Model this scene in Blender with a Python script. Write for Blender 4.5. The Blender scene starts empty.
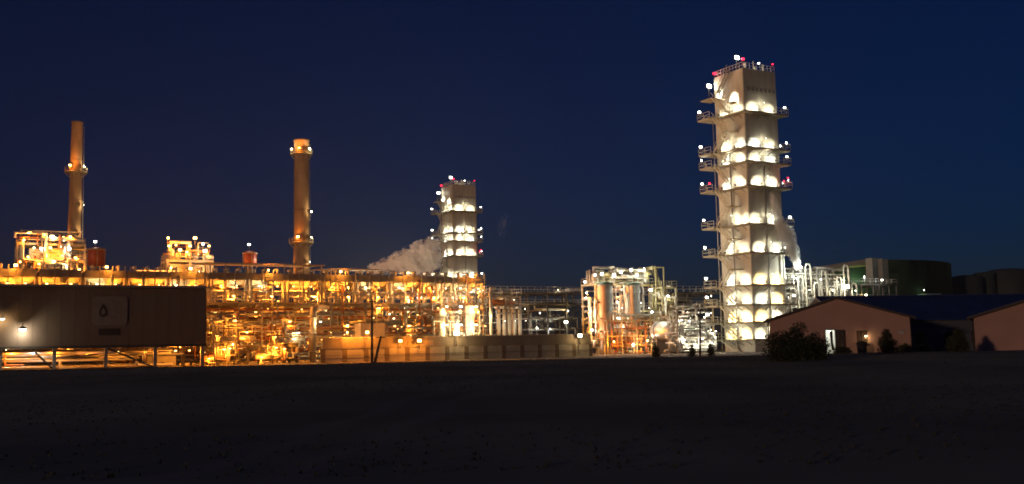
import bpy, math, random
from mathutils import Vector, Matrix

R = math.radians
sc = bpy.context.scene
col = sc.collection

# ------------------------------------------------------------------ camera
EYE = 1.7
cam_d = bpy.data.cameras.new('camera'); cam = bpy.data.objects.new('camera', cam_d); col.objects.link(cam)
cam_d.sensor_width = 36.0; cam_d.lens = 36.0 * 1000.0 / 1024.0
cam_d.clip_start = 0.1; cam_d.clip_end = 6000
CAM_R = Matrix.Rotation(R(96.0), 3, 'X') @ Matrix.Rotation(R(-1.15), 3, 'Z')
cam.matrix_world = Matrix.Translation((0, 0, EYE)) @ CAM_R.to_4x4()
sc.camera = cam

# ------------------------------------------------------------------ sky, sun, exposure
SUN_AZ, SUN_EL = R(35.0), R(3.2)         # low warm light from behind and left of the camera
w = bpy.data.worlds.new('World'); sc.world = w; w.use_nodes = True
nt = w.node_tree; nt.nodes.clear()
sky = nt.nodes.new('ShaderNodeTexSky'); sky.sky_type = 'NISHITA'; sky.sun_disc = False
sky.sun_elevation = SUN_EL; sky.sun_rotation = R(180) + SUN_AZ
sky.air_density = 1.0; sky.dust_density = 0.0; sky.ozone_density = 6.0
tint = nt.nodes.new('ShaderNodeMix'); tint.data_type = 'RGBA'; tint.blend_type = 'MULTIPLY'
tint.inputs[0].default_value = 1.0; tint.inputs[7].default_value = (0.85, 0.66, 1.0, 1)
bg = nt.nodes.new('ShaderNodeBackground'); bg.inputs[1].default_value = 0.021
wo = nt.nodes.new('ShaderNodeOutputWorld')
nt.links.new(sky.outputs[0], tint.inputs[6]); nt.links.new(tint.outputs[2], bg.inputs[0]); nt.links.new(bg.outputs[0], wo.inputs[0])
sl = bpy.data.lights.new('sun', 'SUN'); sun = bpy.data.objects.new('sun', sl); col.objects.link(sun)
sl.energy = 0.50; sl.angle = R(1.5); sl.color = (1.0, 0.62, 0.40)
to_sun = Vector((-math.sin(SUN_AZ) * math.cos(SUN_EL), -math.cos(SUN_AZ) * math.cos(SUN_EL), math.sin(SUN_EL)))
sun.rotation_euler = to_sun.to_track_quat('Z', 'Y').to_euler(); sun.location = (-30, -40, 30)
vs = sc.view_settings
vs.view_transform = 'Standard'; vs.look = 'None'; vs.exposure = 0.0; vs.gamma = 1.0; vs.use_curve_mapping = False
cy = sc.cycles
cy.use_denoising = True; cy.use_light_tree = True; cy.caustics_reflective = False; cy.caustics_refractive = False
cy.max_bounces = 5; cy.diffuse_bounces = 3; cy.glossy_bounces = 2; cy.transmission_bounces = 2; cy.volume_bounces = 2; cy.transparent_max_bounces = 6
cy.sample_clamp_indirect = 2.0; cy.blur_glossy = 1.0
cy.pixel_filter_type = 'BLACKMAN_HARRIS'; cy.filter_width = 1.7

# ------------------------------------------------------------------ projection helpers (layout only)
def at(px, py, Y):
    d = CAM_R @ Vector(((px - 512) / 1000.0, (242 - py) / 1000.0, -1.0))
    return Vector((0, 0, EYE)) + d * (Y / d.y)
def proj(p):
    q = CAM_R.transposed() @ (Vector(p) - Vector((0, 0, EYE)))
    return 512 - 1000 * q.x / q.z, 242 + 1000 * q.y / q.z
SITE = R(29.0)                              # the plant's grid is turned 29 degrees
U = Vector((math.cos(SITE), math.sin(SITE), 0)); V = Vector((-math.sin(SITE), math.cos(SITE), 0))
def t_at(origin, px, z, s=0.0):             # distance along the site's long axis at which a line crosses column px
    a, b = -150.0, 250.0
    for _ in range(50):
        m = (a + b) / 2
        if proj(Vector(origin) + U * m + V * s + Vector((0, 0, z)))[0] < px: a = m
        else: b = m
    return (a + b) / 2

# ------------------------------------------------------------------ materials
MATS = {}
def mat(name, c, rough=0.6, metal=0.0, var=0.25, scale=1.2, bump=0.0, c2=None, stretch=None):
    if name in MATS: return MATS[name]
    m = bpy.data.materials.new(name); m.use_nodes = True
    n = m.node_tree; b = n.nodes['Principled BSDF']
    b.inputs['Roughness'].default_value = rough; b.inputs['Metallic'].default_value = metal
    tc = n.nodes.new('ShaderNodeTexCoord'); mp = n.nodes.new('ShaderNodeMapping')
    if stretch: mp.inputs['Scale'].default_value = stretch
    no = n.nodes.new('ShaderNodeTexNoise'); no.inputs['Scale'].default_value = scale; no.inputs['Detail'].default_value = 5
    rp = n.nodes.new('ShaderNodeValToRGB')
    rp.color_ramp.elements[0].position = 0.3; rp.color_ramp.elements[1].position = 0.72
    d = c2 or tuple(x * (1 - var) for x in c)
    rp.color_ramp.elements[0].color = (*d, 1); rp.color_ramp.elements[1].color = (*c, 1)
    n.links.new(tc.outputs['Object'], mp.inputs[0]); n.links.new(mp.outputs[0], no.inputs['Vector'])
    n.links.new(no.outputs['Fac'], rp.inputs[0]); n.links.new(rp.outputs[0], b.inputs['Base Color'])
    if bump:
        bp = n.nodes.new('ShaderNodeBump'); bp.inputs['Strength'].default_value = bump; bp.inputs['Distance'].default_value = 0.1
        n.links.new(no.outputs['Fac'], bp.inputs['Height']); n.links.new(bp.outputs[0], b.inputs['Normal'])
    MATS[name] = m; return m
def emit(name, c, s):
    m = bpy.data.materials.new(name); m.use_nodes = True; n = m.node_tree; n.nodes.clear()
    e = n.nodes.new('ShaderNodeEmission'); e.inputs[0].default_value = (*c, 1); e.inputs[1].default_value = s
    o = n.nodes.new('ShaderNodeOutputMaterial'); n.links.new(e.outputs[0], o.inputs[0])
    m.cycles.emission_sampling = 'NONE'
    MATS[name] = m; return m
STEEL = mat('galvanised steel', (.36, .35, .33), .55, .2, .35)
DARK = mat('dark painted steel', (.07, .065, .06), .6, .1, .3)
YELL = mat('pale yellow steel', (.42, .37, .19), .55, 0, .3)
CREAM = mat('cream cladding', (.62, .60, .51), .6, 0, .28, .6, 0, None, (1, 1, .25))
SILV = mat('aluminium jacket', (.62, .61, .58), .38, .65, .25, .8)
PIPEC = mat('cream insulated pipe', (.58, .55, .48), .5, 0, .25)
PIPEG = mat('grey pipe', (.34, .34, .33), .5, .2, .3)
RUST = mat('rust primer', (.36, .15, .07), .65, 0, .4)
ORNG = mat('orange paint and sodium glow', (.60, .25, .09), .55, 0, .35, .6, 0, None, (1, 1, .3))  # on the tall vessels this orange stands in for sodium lamp light
CONC = mat('concrete', (.40, .37, .33), .85, 0, .3, .6)
WALLP = mat('wall panel', (.36, .29, .22), .85, 0, .22, .5)
BANDM = mat('brown band panel', (.26, .22, .18), .85, 0, .25, .5)
POSTM = mat('brown post', (.19, .145, .11), .85, 0, .3, .8)
BROWN = mat('brown sheet cladding', (.22, .155, .115), .65, 0, .35, .25, 0, None, (1, 1, .4))
GRATE = mat('deck grating', (.40, .33, .22), .7, .2, .3)
PLAT = mat('platform grating', (.38, .34, .25), .8, 0, .3)
STAIRM = mat('stair paint', (.55, .50, .36), .6, 0, .2)
REDP = mat('red oxide vessel', (.26, .05, .03), .5, 0, .3)
STACKM = mat('stack concrete', (.30, .20, .13), .85, 0, .45, .7, 0, None, (1, 1, .3))
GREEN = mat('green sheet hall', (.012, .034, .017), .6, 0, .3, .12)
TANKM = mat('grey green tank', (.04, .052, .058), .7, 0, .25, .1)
PINK = mat('pink render', (.45, .275, .23), .9, 0, .16, .5, .1)
NAVY = mat('blue sheet roof', (.03, .06, .19), .5, 0, .3, .4, 0, None, (1, .15, 1))
BLUEW = mat('blue grey wall', (.10, .115, .15), .8, 0, .2, .4)
DKTRIM = mat('dark timber trim', (.05, .035, .03), .7, 0, .3)
WHITE = mat('white paint', (.75, .74, .70), .6, 0, .08)
SIGNW = mat('faded white board', (.26, .205, .17), .7, 0, .2)
SIGND = mat('dark sign print', (.05, .035, .03), .7, 0, .2)
BLACK = mat('black plastic', (.03, .03, .03), .6, 0, .2)
LEAF = mat('shrub leaf', (.035, .05, .022), .7, 0, .4, 3)
BARK = mat('bark', (.07, .05, .035), .9, 0, .4, 6, .4)
DIRT = mat('dry field soil', (.46, .49, .33), 1.0, 0, .0, .09, .5, (.25, .27, .18)); DIRT.node_tree.nodes['Principled BSDF'].inputs['Specular IOR Level'].default_value = 0.0
def wheel_tracks(m):                    # two pale worn wheel tracks across the field
    n = m.node_tree; b = n.nodes['Principled BSDF']; src = b.inputs['Base Color'].links[0].from_socket
    tc = n.nodes.new('ShaderNodeTexCoord'); sp = n.nodes.new('ShaderNodeSeparateXYZ'); n.links.new(tc.outputs['Object'], sp.inputs[0])
    wob = n.nodes.new('ShaderNodeTexNoise'); wob.inputs['Scale'].default_value = .12; wob.inputs['Detail'].default_value = 4; n.links.new(tc.outputs['Object'], wob.inputs['Vector'])
    def mth(op, a, c, d=None):
        k = n.nodes.new('ShaderNodeMath'); k.operation = op
        for i, q in enumerate((a, c, d)):
            if q is None: continue
            if isinstance(q, (int, float)): k.inputs[i].default_value = q
            else: n.links.new(q, k.inputs[i])
        return k.outputs[0]
    u = mth('SUBTRACT', sp.outputs['X'], mth('MULTIPLY_ADD', sp.outputs['Y'], .102, -5.6)); u = mth('ADD', u, mth('MULTIPLY_ADD', wob.outputs['Fac'], 3.0, -1.5))
    d = mth('ABSOLUTE', mth('SUBTRACT', mth('ABSOLUTE', u, 0), .85), 0); mk = mth('SUBTRACT', 1.0, mth('MULTIPLY', d, 1.9)); mk = mth('MAXIMUM', mk, 0.0); mk = mth('MULTIPLY', mk, .22)
    mx = n.nodes.new('ShaderNodeMix'); mx.data_type = 'RGBA'; n.links.new(mk, mx.inputs[0]); n.links.new(src, mx.inputs[6]); mx.inputs[7].default_value = (.62, .58, .48, 1); n.links.new(mx.outputs[2], b.inputs['Base Color'])
wheel_tracks(DIRT)
YARD = mat('plant yard gravel', (.22, .19, .16), .9, 0, .3, .8, .2)
GRASS = mat('dry grass', (.055, .06, .04), .8, 0, .4, 2)
E_SOD = emit('sodium lens', (1, .55, .15), 13.0)
E_WHT = emit('white lens', (1, .97, .86), 16.0)
E_WRM = emit('warm lens', (1, .82, .48), 14.0)
E_RED = emit('red lens', (1, .02, .06), 5.0)
COLS = {'sodium': (1, .285, .022), 'white': (1, .91, .66), 'warm': (1, .68, .28), 'red': (1, .05, .06), 'cool': (.95, 1, .86), 'green': (.55, 1, .45)}
LENS = {'sodium': E_SOD, 'white': E_WHT, 'warm': E_WRM, 'red': E_RED, 'cool': E_WHT, 'green': E_WHT}

# ------------------------------------------------------------------ mesh builder
class MB:
    def __init__(s): s.v = []; s.f = []; s.sm = []
    def face(s, idx, smooth=False): s.f.append(idx); s.sm.append(smooth)
    def hexa(s, pts):
        k = len(s.v); s.v += [tuple(p) for p in pts]
        for q in ((3, 2, 1, 0), (4, 5, 6, 7), (0, 1, 5, 4), (1, 2, 6, 5), (2, 3, 7, 6), (3, 0, 4, 7)): s.face([k + i for i in q])
        return s
    def box(s, x0, y0, z0, x1, y1, z1):
        return s.hexa([(x0, y0, z0), (x1, y0, z0), (x1, y1, z0), (x0, y1, z0), (x0, y0, z1), (x1, y0, z1), (x1, y1, z1), (x0, y1, z1)])
    def bar(s, p, q, w, h=None):
        p, q = Vector(p), Vector(q); h = h or w; d = (q - p).normalized()
        up = Vector((0, 0, 1)) if abs(d.z) < .95 else Vector((0, 1, 0))
        a = d.cross(up).normalized() * (w / 2); b = a.cross(d).normalized() * (h / 2)
        return s.hexa([p - a - b, p + a - b, p + a + b, p - a + b, q - a - b, q + a - b, q + a + b, q - a + b])
    def tube(s, pts, r, n=8, caps=True):
        pts = [Vector(p) for p in pts]; rs = r if isinstance(r, (list, tuple)) else [r] * len(pts)
        d0 = (pts[1] - pts[0]).normalized()
        ref = Vector((0, 0, 1)) if abs(d0.z) < .9 else Vector((1, 0, 0))
        a = d0.cross(ref).normalized(); k0 = len(s.v)
        for i, p in enumerate(pts):
            if i == 0: d = d0
            elif i == len(pts) - 1: d = (pts[i] - pts[i - 1]).normalized()
            else: d = ((pts[i] - pts[i - 1]).normalized() + (pts[i + 1] - pts[i]).normalized()).normalized()
            a = (a - d * a.dot(d)).normalized(); b = d.cross(a); m = 1.0
            if 0 < i < len(pts) - 1: m = 1 / max(.5, abs(d.dot((pts[i] - pts[i - 1]).normalized())))
            for j in range(n):
                t = 2 * math.pi * j / n
                s.v.append(tuple(p + (a * math.cos(t) + b * math.sin(t)) * rs[i] * m))
        for i in range(len(pts) - 1):
            for j in range(n):
                k = k0 + i * n; s.face([k + j, k + (j + 1) % n, k + n + (j + 1) % n, k + n + j], True)
        if caps:
            s.face([k0 + n - 1 - j for j in range(n)]); k = k0 + (len(pts) - 1) * n; s.face([k + j for j in range(n)])
        return s
    def lathe(s, prof, n=20, c=(0, 0, 0)):          # profile of (radius, z), closed at ends
        return s.tube([(c[0], c[1], c[2] + z + i * 1e-5) for i, (r, z) in enumerate(prof)], [max(r, .001) for r, z in prof], n) if False else s._lathe(prof, n, c)
    def _lathe(s, prof, n, c):
        k0 = len(s.v)
        for r, z in prof:
            for j in range(n):
                t = 2 * math.pi * j / n; s.v.append((c[0] + r * math.cos(t), c[1] + r * math.sin(t), c[2] + z))
        for i in range(len(prof) - 1):
            for j in range(n):
                k = k0 + i * n; s.face([k + j, k + (j + 1) % n, k + n + (j + 1) % n, k + n + j], True)
        s.face([k0 + n - 1 - j for j in range(n)]); k = k0 + (len(prof) - 1) * n; s.face([k + j for j in range(n)])
        return s
    def poly(s, pts, d):                            # convex polygon extruded by vector d
        k = len(s.v); n = len(pts); d = Vector(d); s.v += [tuple(p) for p in pts] + [tuple(Vector(p) + d) for p in pts]
        s.face([k + i for i in range(n)][::-1]); s.face([k + n + i for i in range(n)])
        for i in range(n): j = (i + 1) % n; s.face([k + i, k + j, k + n + j, k + n + i])
        return s
    def mesh(s, name, m):
        me = bpy.data.meshes.new(name); me.from_pydata(s.v, [], s.f); me.polygons.foreach_set('use_smooth', s.sm)
        if m: me.materials.append(m)
        me.update(); return me
    def build(s, name, m, parent=None, loc=None, rz=0):
        return inst(name, s.mesh(name, m), parent, loc, rz)
def inst(name, me, parent=None, loc=None, rz=0):
    o = bpy.data.objects.new(name, me); col.objects.link(o)
    if parent: o.parent = parent
    if loc is not None: o.location = loc
    if rz: o.rotation_euler = (0, 0, rz)
    return o
def tag(o, label=None, cat=None, group=None, kind=None):
    if label: o['label'] = label
    if cat: o['category'] = cat
    if group: o['group'] = group
    if kind: o['kind'] = kind
    return o
def thing(name, label, cat, loc=(0, 0, 0), rz=0, group=None):
    o = bpy.data.objects.new(name, None); col.objects.link(o); o.location = loc; o.rotation_euler = (0, 0, rz); o.empty_display_size = .3
    return tag(o, label, cat, group, 'thing')
def copy_tree(o, parent=None):
    c = o.copy(); col.objects.link(c); c.parent = parent
    for ch in list(o.children): copy_tree(ch, c)
    return c
ORD = 'first second third fourth fifth sixth seventh eighth ninth tenth eleventh twelfth thirteenth fourteenth fifteenth sixteenth'.split()

# ------------------------------------------------------------------ lamps (always a part of what they are bolted to)
LM = {}; LD = {}
def lamp_mesh(style):
    if style in LM: return LM[style]
    a, b = MB(), MB()
    if style == 'hung':                 # hooded lamp on a short stem, lens looks down
        a.tube([(0, 0, .5), (0, 0, .18)], .04, 6); a._lathe([(.12, .20), (.34, .02), (.36, -.02), (.30, -.02)], 12, (0, 0, 0))
        b._lathe([(.29, -.03), (.26, -.14), (.16, -.22), (.04, -.25)], 12, (0, 0, 0)); off = (0, 0, -.42)
    elif style == 'post':               # short standing bulkhead lamp, throws light towards +y
        a.tube([(0, -.12, -.9), (0, -.12, .12)], .04, 6); a.box(-.17, -.16, -.06, .17, -.09, .22)
        b._lathe([(.04, -.04), (.13, .0), (.15, .08), (.13, .16), (.04, .2)], 10, (0, 0, 0)); off = (0, .34, .08)
    elif style == 'wash':               # low floodlight with a hard cone that washes the wall towards +y
        a.tube([(0, -.08, -.3), (0, -.08, .02)], .04, 6); a.box(-.16, -.1, -.08, .16, .04, .14)
        b.box(-.13, .045, -.05, .13, .07, .11); off = (0, .14, .03)
    elif style == 'flood':              # big floodlight on an arm, looks to -y and down
        a.tube([(0, .1, -1.3), (0, .1, .1)], .06, 6); a.box(-.36, .02, -.24, .36, .22, .26)
        b.hexa([(-.3, -.06, -.2), (.3, -.06, -.2), (.3, .015, -.2), (-.3, .015, -.2), (-.26, -.12, .2), (.26, -.12, .2), (.3, .015, .22), (-.3, .015, .22)]); off = (0, -.5, -.1)
    LM[style] = (a.mesh('lamp', DARK), b, off, {}); return LM[style]
LR = random.Random(77)
PW = {'sodium': 4.2, 'white': 1.0, 'warm': 1.8, 'red': 1.0, 'cool': 1.0, 'green': 1.0}
def lamp(parent, loc, kind='sodium', power=200, style='hung', rz=0, scale=1.0, lit=True):
    power = round(power * PW[kind]); scale *= LR.uniform(.75, 1.1)
    if style == 'flood': rz += LR.uniform(-.9, .9)
    if style == 'hung': scale *= .85
    hm, lb, off, lens = lamp_mesh(style)
    if kind not in lens: lens[kind] = lb.mesh('lens', LENS[kind])
    o = inst('lamp', hm, parent, loc, rz); o.scale = (scale,) * 3
    inst('lens', lens[kind], o)
    if lit:
        k = (kind, power, style == 'wash')
        if k not in LD:
            d = bpy.data.lights.new('lamp_light', 'SPOT' if style == 'wash' else 'POINT')
            if style == 'wash': d.spot_size = R(116); d.spot_blend = .14
            d.energy = power; d.color = COLS[kind]; d.shadow_soft_size = .12; LD[k] = d
        l = bpy.data.objects.new('lamp_light', LD[k]); col.objects.link(l); l.parent = o; l.location = off
        if style == 'wash': l.rotation_euler = (R(92), 0, 0)
    return o

# ------------------------------------------------------------------ ground
def ground_z(x, y):
    if y < 10: z = 0.0
    elif y < 84: t = (y - 10) / 74; z = .62 * t * t * (3 - 2 * t)
    elif y < 97: t = (y - 84) / 13; z = .62 * (1 - t * t * (3 - 2 * t))
    else: z = 0.0
    if y < 97 : z += .05 * math.sin(x * .31 + y * .13) * math.sin(y * .23 + 1) * (1 if y < 75 else .35)
    return z
def make_ground():
    ys = [-60, -30, -10] + [i * 1.25 for i in range(0, 84)] + [110, 130, 160, 200, 260, 340, 450, 700, 1200, 2500, 5000]
    xs = [-4000, -1500, -600, -300] + [-160 + i * 2.5 for i in range(129)] + [300, 600, 1500, 4000]
    b = MB()
    for y in ys:
        for x in xs: b.v.append((x, y, ground_z(x, y)))
    n = len(xs)
    for j in range(len(ys) - 1):
        for i in range(n - 1): k = j * n + i; b.face([k, k + 1, k + n + 1, k + n], True)
    tag(b.build('ground', DIRT), kind='structure')
    y = MB(); o = Vector((-120, 70, 0))
    y.v += [(-260, 101, .012), (260, 101, .012), (420, 520, .012), (-420, 520, .012)]; y.face([0, 1, 2, 3])
    tag(y.build('plant_yard', YARD), kind='structure')
    rng = random.Random(5); g = MB()
    for i in range(16000):
        yy = rng.uniform(14, 88) if i % 3 else rng.uniform(74, 87); xx = rng.uniform(-.56, .56) * yy
        if math.sin(xx * .21 + 2) * math.sin(yy * .17) < rng.uniform(-.6, .8): continue
        z = ground_z(xx, yy); h = rng.uniform(.02, .075)
        for q in range(3):
            a = rng.uniform(0, 6.28); dx, dy = math.cos(a) * .025, math.sin(a) * .025; lx, ly = rng.uniform(-.07, .07), rng.uniform(-.07, .07)
            k = len(g.v); g.v += [(xx - dx, yy - dy, z - .02), (xx + dx, yy + dy, z - .02), (xx + lx, yy + ly, z + h)]; g.face([k, k + 1, k + 2])
    tag(g.build('grass', GRASS), 'sparse dry grass tufts over the dark foreground field', 'grass', kind='stuff')
make_ground()

# ------------------------------------------------------------------ shared steelwork
def railing(b, pts, h=1.1, closed=False, step=1.6, t=.06):
    pts = [Vector(p) for p in pts]; segs = list(zip(pts, pts[1:] + (pts[:1] if closed else [])))
    if not closed: segs = segs[:len(pts) - 1]
    for p, q in segs:
        n = max(1, int((q - p).length / step))
        for i in range(n + 1):
            c = p.lerp(q, i / n); b.bar(c, c + Vector((0, 0, h)), t * 1.2)
        for k in (.5, 1.0): b.bar(p + Vector((0, 0, h * k)), q + Vector((0, 0, h * k)), t)
    return b
def flight(root, p, q, width=.9, m=STEEL, wdir=(0, 1, 0)):
    p, q, wd = Vector(p), Vector(q), Vector(wdir) * width; b = MB()
    for s in (Vector((0, 0, 0)), wd):
        b.bar(p + s, q + s, .07, .26)
        b.bar(p + s + Vector((0, 0, 1.0)), q + s + Vector((0, 0, 1.0)), .06)
        for i in range(4): c = p.lerp(q, (i + .5) / 4) + s; b.bar(c, c + Vector((0, 0, 1)), .05)
    n = max(3, int(abs(q.z - p.z) / .3))
    for i in range(n): c = p.lerp(q, (i + .5) / n); b.bar(c, c + wd, .26, .04)
    return b.build('stair_flight', m, root)
def frame(root, nx, ny, dx, dy, levels, cs=.35, m=STEEL, decks=(), rails=(), braces=(), x0=0, y0=0, dm=None):
    X, Y = nx * dx, ny * dy; top = levels[-1]
    cm = MB().box(-cs / 2, -cs / 2, 0, cs / 2, cs / 2, top).mesh('column', m)
    for i in range(nx + 1):
        for j in range(ny + 1): inst('column', cm, root, (x0 + i * dx, y0 + j * dy, 0))
    for li, z in enumerate(levels):
        bx = MB().bar((0, 0, 0), (X, 0, 0), cs * .6, cs).mesh('beam', m); by = MB().bar((0, 0, 0), (0, Y, 0), cs * .55, cs * .9).mesh('cross_beam', m)
        for j in range(ny + 1): inst('beam', bx, root, (x0, y0 + j * dy, z - cs * .52))
        for i in range(nx + 1): inst('cross_beam', by, root, (x0 + i * dx, y0, z - cs * .56))
        if li in decks: MB().box(x0 - .2, y0 - .2, z + .01, x0 + X + .2, y0 + Y + .2, z + .07).build('deck', dm or GRATE, root)
        if li in rails:
            e = .12; r = MB(); railing(r, [(x0 - e, y0 - e, z + .07), (x0 + X + e, y0 - e, z + .07), (x0 + X + e, y0 + Y + e, z + .07), (x0 - e, y0 + Y + e, z + .07)], closed=True)
            r.build('railing', YELL if m is YELL else STEEL, root)
    zs = [0] + list(levels)
    for (i, li) in braces:
        b = MB(); b.bar((x0 + i * dx, y0 - .02, zs[li]), (x0 + (i + 1) * dx, y0 - .02, zs[li + 1]), cs * .5); b.bar((x0 + i * dx, y0 + .22, zs[li + 1]), (x0 + (i + 1) * dx, y0 + .22, zs[li]), cs * .5)
        b.build('brace', m, root)
def clutter(root, bx, n, seed, mats=(PIPEC, PIPEG, SILV, RUST), rr=(.1, .28)):
    rng = random.Random(seed); x0, x1, y0, y1, z0, z1 = bx
    for i in range(n):
        r = rng.uniform(*rr); p = Vector((rng.uniform(x0, x1), rng.uniform(y0, y1), rng.uniform(z0, z1))); pts = [p.copy()]; last = -1
        for k in range(rng.randint(1, 4)):
            ax = rng.choice([a for a in (0, 0, 1, 2, 2) if a != last]); last = ax; lo, hi = (x0, y0, z0)[ax], (x1, y1, z1)[ax]
            q = p.copy(); q[ax] = rng.uniform(lo, hi)
            if abs(q[ax] - p[ax]) < r * 3: q[ax] = min(hi, p[ax] + r * 5)
            pts.append(q.copy()); p = q
        MB().tube(pts, r, 8).build('pipe', rng.choice(mats), root)
def drum(name, label, cat, loc, L, r, rz=SITE, m=SILV, z=1.6, group=None):          # horizontal vessel on saddles
    t = thing(name, label, cat, loc, rz, group); b = MB()
    b.tube([(-L / 2 - r * .45, 0, z), (-L / 2 - r * .35, 0, z), (-L / 2, 0, z), (L / 2, 0, z), (L / 2 + r * .35, 0, z), (L / 2 + r * .45, 0, z)], [r * .45, r * .8, r, r, r * .8, r * .45], 18)
    b.build('shell', m, t)
    for s in (-1, 1):
        MB().box(s * L * .3 - .15, -r * .8, 0, s * L * .3 + .15, r * .8, z - r * .7).build('saddle', CONC, t)
        MB().tube([(s * L * .36 - .05, 0, z), (s * L * .36 + .05, 0, z)], r * 1.04, 18).build('band', PIPEG, t)
    MB().tube([(0, 0, z + r * .9), (0, 0, z + r + .8), (L * .3, 0, z + r + .8), (L * .3, 0, z + r + 1.8)], .16, 8).build('nozzle', PIPEC, t)
    return t
def vessel(name, label, cat, loc, h, r, m, rz=SITE, group=None, z0=1.2, legs=True):
    t = thing(name, label, cat, loc, rz, group)
    MB()._lathe([(r * .2, z0 - r * .4), (r * .75, z0 - r * .25), (r, z0), (r, h - r * .3), (r * .8, h - r * .08), (r * .3, h)], 22, (0, 0, 0)).build('shell', m, t)
    if legs:
        MB()._lathe([(r * 1.02, 0), (r * .9, z0 - .05), (r * .6, z0 - .05)], 18, (0, 0, 0)).build('skirt', CONC, t)
    for k in range(3):
        zz = z0 + (h - z0) * (k + .7) / 3.4; MB()._lathe([(r * 1.0, zz), (r * 1.035, zz + .03), (r * 1.035, zz + .16), (r, zz + .19)], 22, (0, 0, 0)).build('band', PIPEG, t)
    return t

# ------------------------------------------------------------------ cold box tower
def cold_box(label, loc, group):
    t = thing('cold_box_tower', label, 'tower', loc, SITE, group); S = 8.0; H = 52.1
    zp = [2.3, 5.4, 8.6, 12.1, 17.9, 23.1, 30.0, 34.5, 37.1, 43.8]
    MB().box(.06, .06, 0, S - .06, S - .06, H - .02).build('core', CREAM, t)
    zb = [0] + zp + [47.6, H]
    for a, b in zip(zb, zb[1:]):            # two cladding panels per face and storey
        for k in range(2):
            u0, u1 = k * S / 2 + .025, (k + 1) * S / 2 - .025
            MB().box(u0, -.03, a + .03, u1, .10, b - .03).build('casing_panel', CREAM, t)
            MB().box(u0, S - .10, a + .03, u1, S + .03, b - .03).build('casing_panel', CREAM, t)
            MB().box(-.03, max(u0, .11), a + .03, .10, min(u1, S - .11), b - .03).build('casing_panel', CREAM, t)
            MB().box(S - .10, max(u0, .11), a + .03, S + .03, min(u1, S - .11), b - .03).build('casing_panel', CREAM, t)
    rng = random.Random(3)
    for li, z in enumerate(zp):
        e = 1.5
        p = MB()
        p.box(-e, -e, z - .3, S + e, -.035, z); p.box(-e, S + .035, z - .3, S + e, S + e, z)
        p.box(-e, -.034, z - .3, -.035, S + .034, z); p.box(S + .035, -.034, z - .3, S + e, S + .034, z)
        p.box(-3.1, S - 1.9, z - .301, -e - .001, S + 1.6, z - .001)              # stair landing at the far corner
        po = p.build('platform', PLAT, t)
        b = MB(); railing(b, [(-e, S - 1.9, z), (-e, -e, z), (S + e, -e, z), (S + e, S + e, z), (-3.1, S + 1.6, z), (-3.1, S - 1.9, z)]); b.build('railing', STAIRM, po)
        for k in range(4):
            c = .6 + k * (S - 1.2) / 3
            MB().bar((c, -.04, z - 1.1), (c, -e + .1, z - .33), .1).build('bracket', STEEL, po); MB().bar((-.04, c, z - 1.1), (-e + .1, c, z - .33), .1).build('bracket', STEEL, po)
        # wall washing lamps: a lit scallop above the platform for each one
        nx = [2.0, 5.9]; ny = [1.6, 5.4]
        lamp(t, (S * .5, -1.0, z + 1.9), 'white', 105, 'hung', 0, .3); lamp(t, (-1.0, S * .45, z + 1.9), 'white', 120, 'hung', 0, .3)  # weak hung lamps added to lift the wall between the scallops
        if li == 5: nx = [1.3, 6.4]; ny = [1.0, 3.0]
        if li == 0: nx = [1.5]; ny = [2.0, 6.2]
        for x in nx: lamp(t, (x + rng.uniform(-.2, .2), -1.3, z + .33), rng.choice(('white', 'white', 'cool', 'warm')), 560 + 60 * rng.randint(-3, 3), 'wash', rng.uniform(-.1, .1), rng.choice((1.05, 1.15, 1.25)))
        for y in ny: lamp(t, (-1.3, y + rng.uniform(-.2, .2), z + .33), rng.choice(('white', 'white', 'cool')) if li > 1 else 'warm', 560 + 60 * rng.randint(-3, 3), 'wash', -math.pi / 2 + rng.uniform(-.1, .1), rng.choice((1.05, 1.15, 1.25)))
        # floodlights on the outer corners
        lamp(t, (-2.9, S + 1.2, z + 1.6), 'white', 40, 'flood', 0, .9)
        lamp(t, (S + 1.3, -.7, z + 1.5), 'white', 25, 'flood', 0, .7)
        if li % 2 == 0: lamp(t, (S + 1.3, .9, z + 1.2), 'white', 25, 'flood', .5, .7)
        if li == 6:
            for q in ((-2.3, S - .2, z + 1.5), (S + .95, -1.05, z + 1.9), (S + 1.1, .2, z + 1.5)): lamp(t, q, 'red', 25, 'flood', 0, .7)
    for k, (q, h) in enumerate((((-.5, S + .2), 44), ((-.35, 4.1), 37), ((3.9, -.35), 34), ((S + .4, .5), 47), ((S - .5, -.3), 24))): MB().tube([(*q, .1), (*q, h)], .1 + .03 * (k % 2), 8).build('riser_pipe', PIPEG, t)
    # stairs zigzag outside the left face
    lv = zp + [47.6]
    for a, b in zip([.05] + zp, zp + [47.6]):
        n = 2 if b - a > 4.6 else 1
        if n == 1: flight(t, (-1.65, S - 1.9, b - .1), (-1.65, 2.2, a), .95, STAIRM, (-1, 0, 0))
        else:
            mz = (a + b) / 2
            flight(t, (-1.65, S - 1.9, b - .1), (-1.65, 3.2, mz), .95, STAIRM, (-1, 0, 0)); MB().box(-2.65, 1.9, mz - .12, -.05, 3.2, mz).build('landing', GRATE, t)
            flight(t, (-1.65, 3.1, mz - .1), (-1.65, S - 2.2, a), .95, STAIRM, (-1, 0, 0))
    MB().box(-2.5, S - 1.6, 47.4, -.04, S + 1.2, 47.6).build('landing', GRATE, t)
    lamp(t, (-1.12, 6.6, 48.1), 'white', 700, 'wash', -math.pi / 2); lamp(t, (-1.12, 2.6, 46.6), 'white', 700, 'wash', -math.pi / 2)
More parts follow.
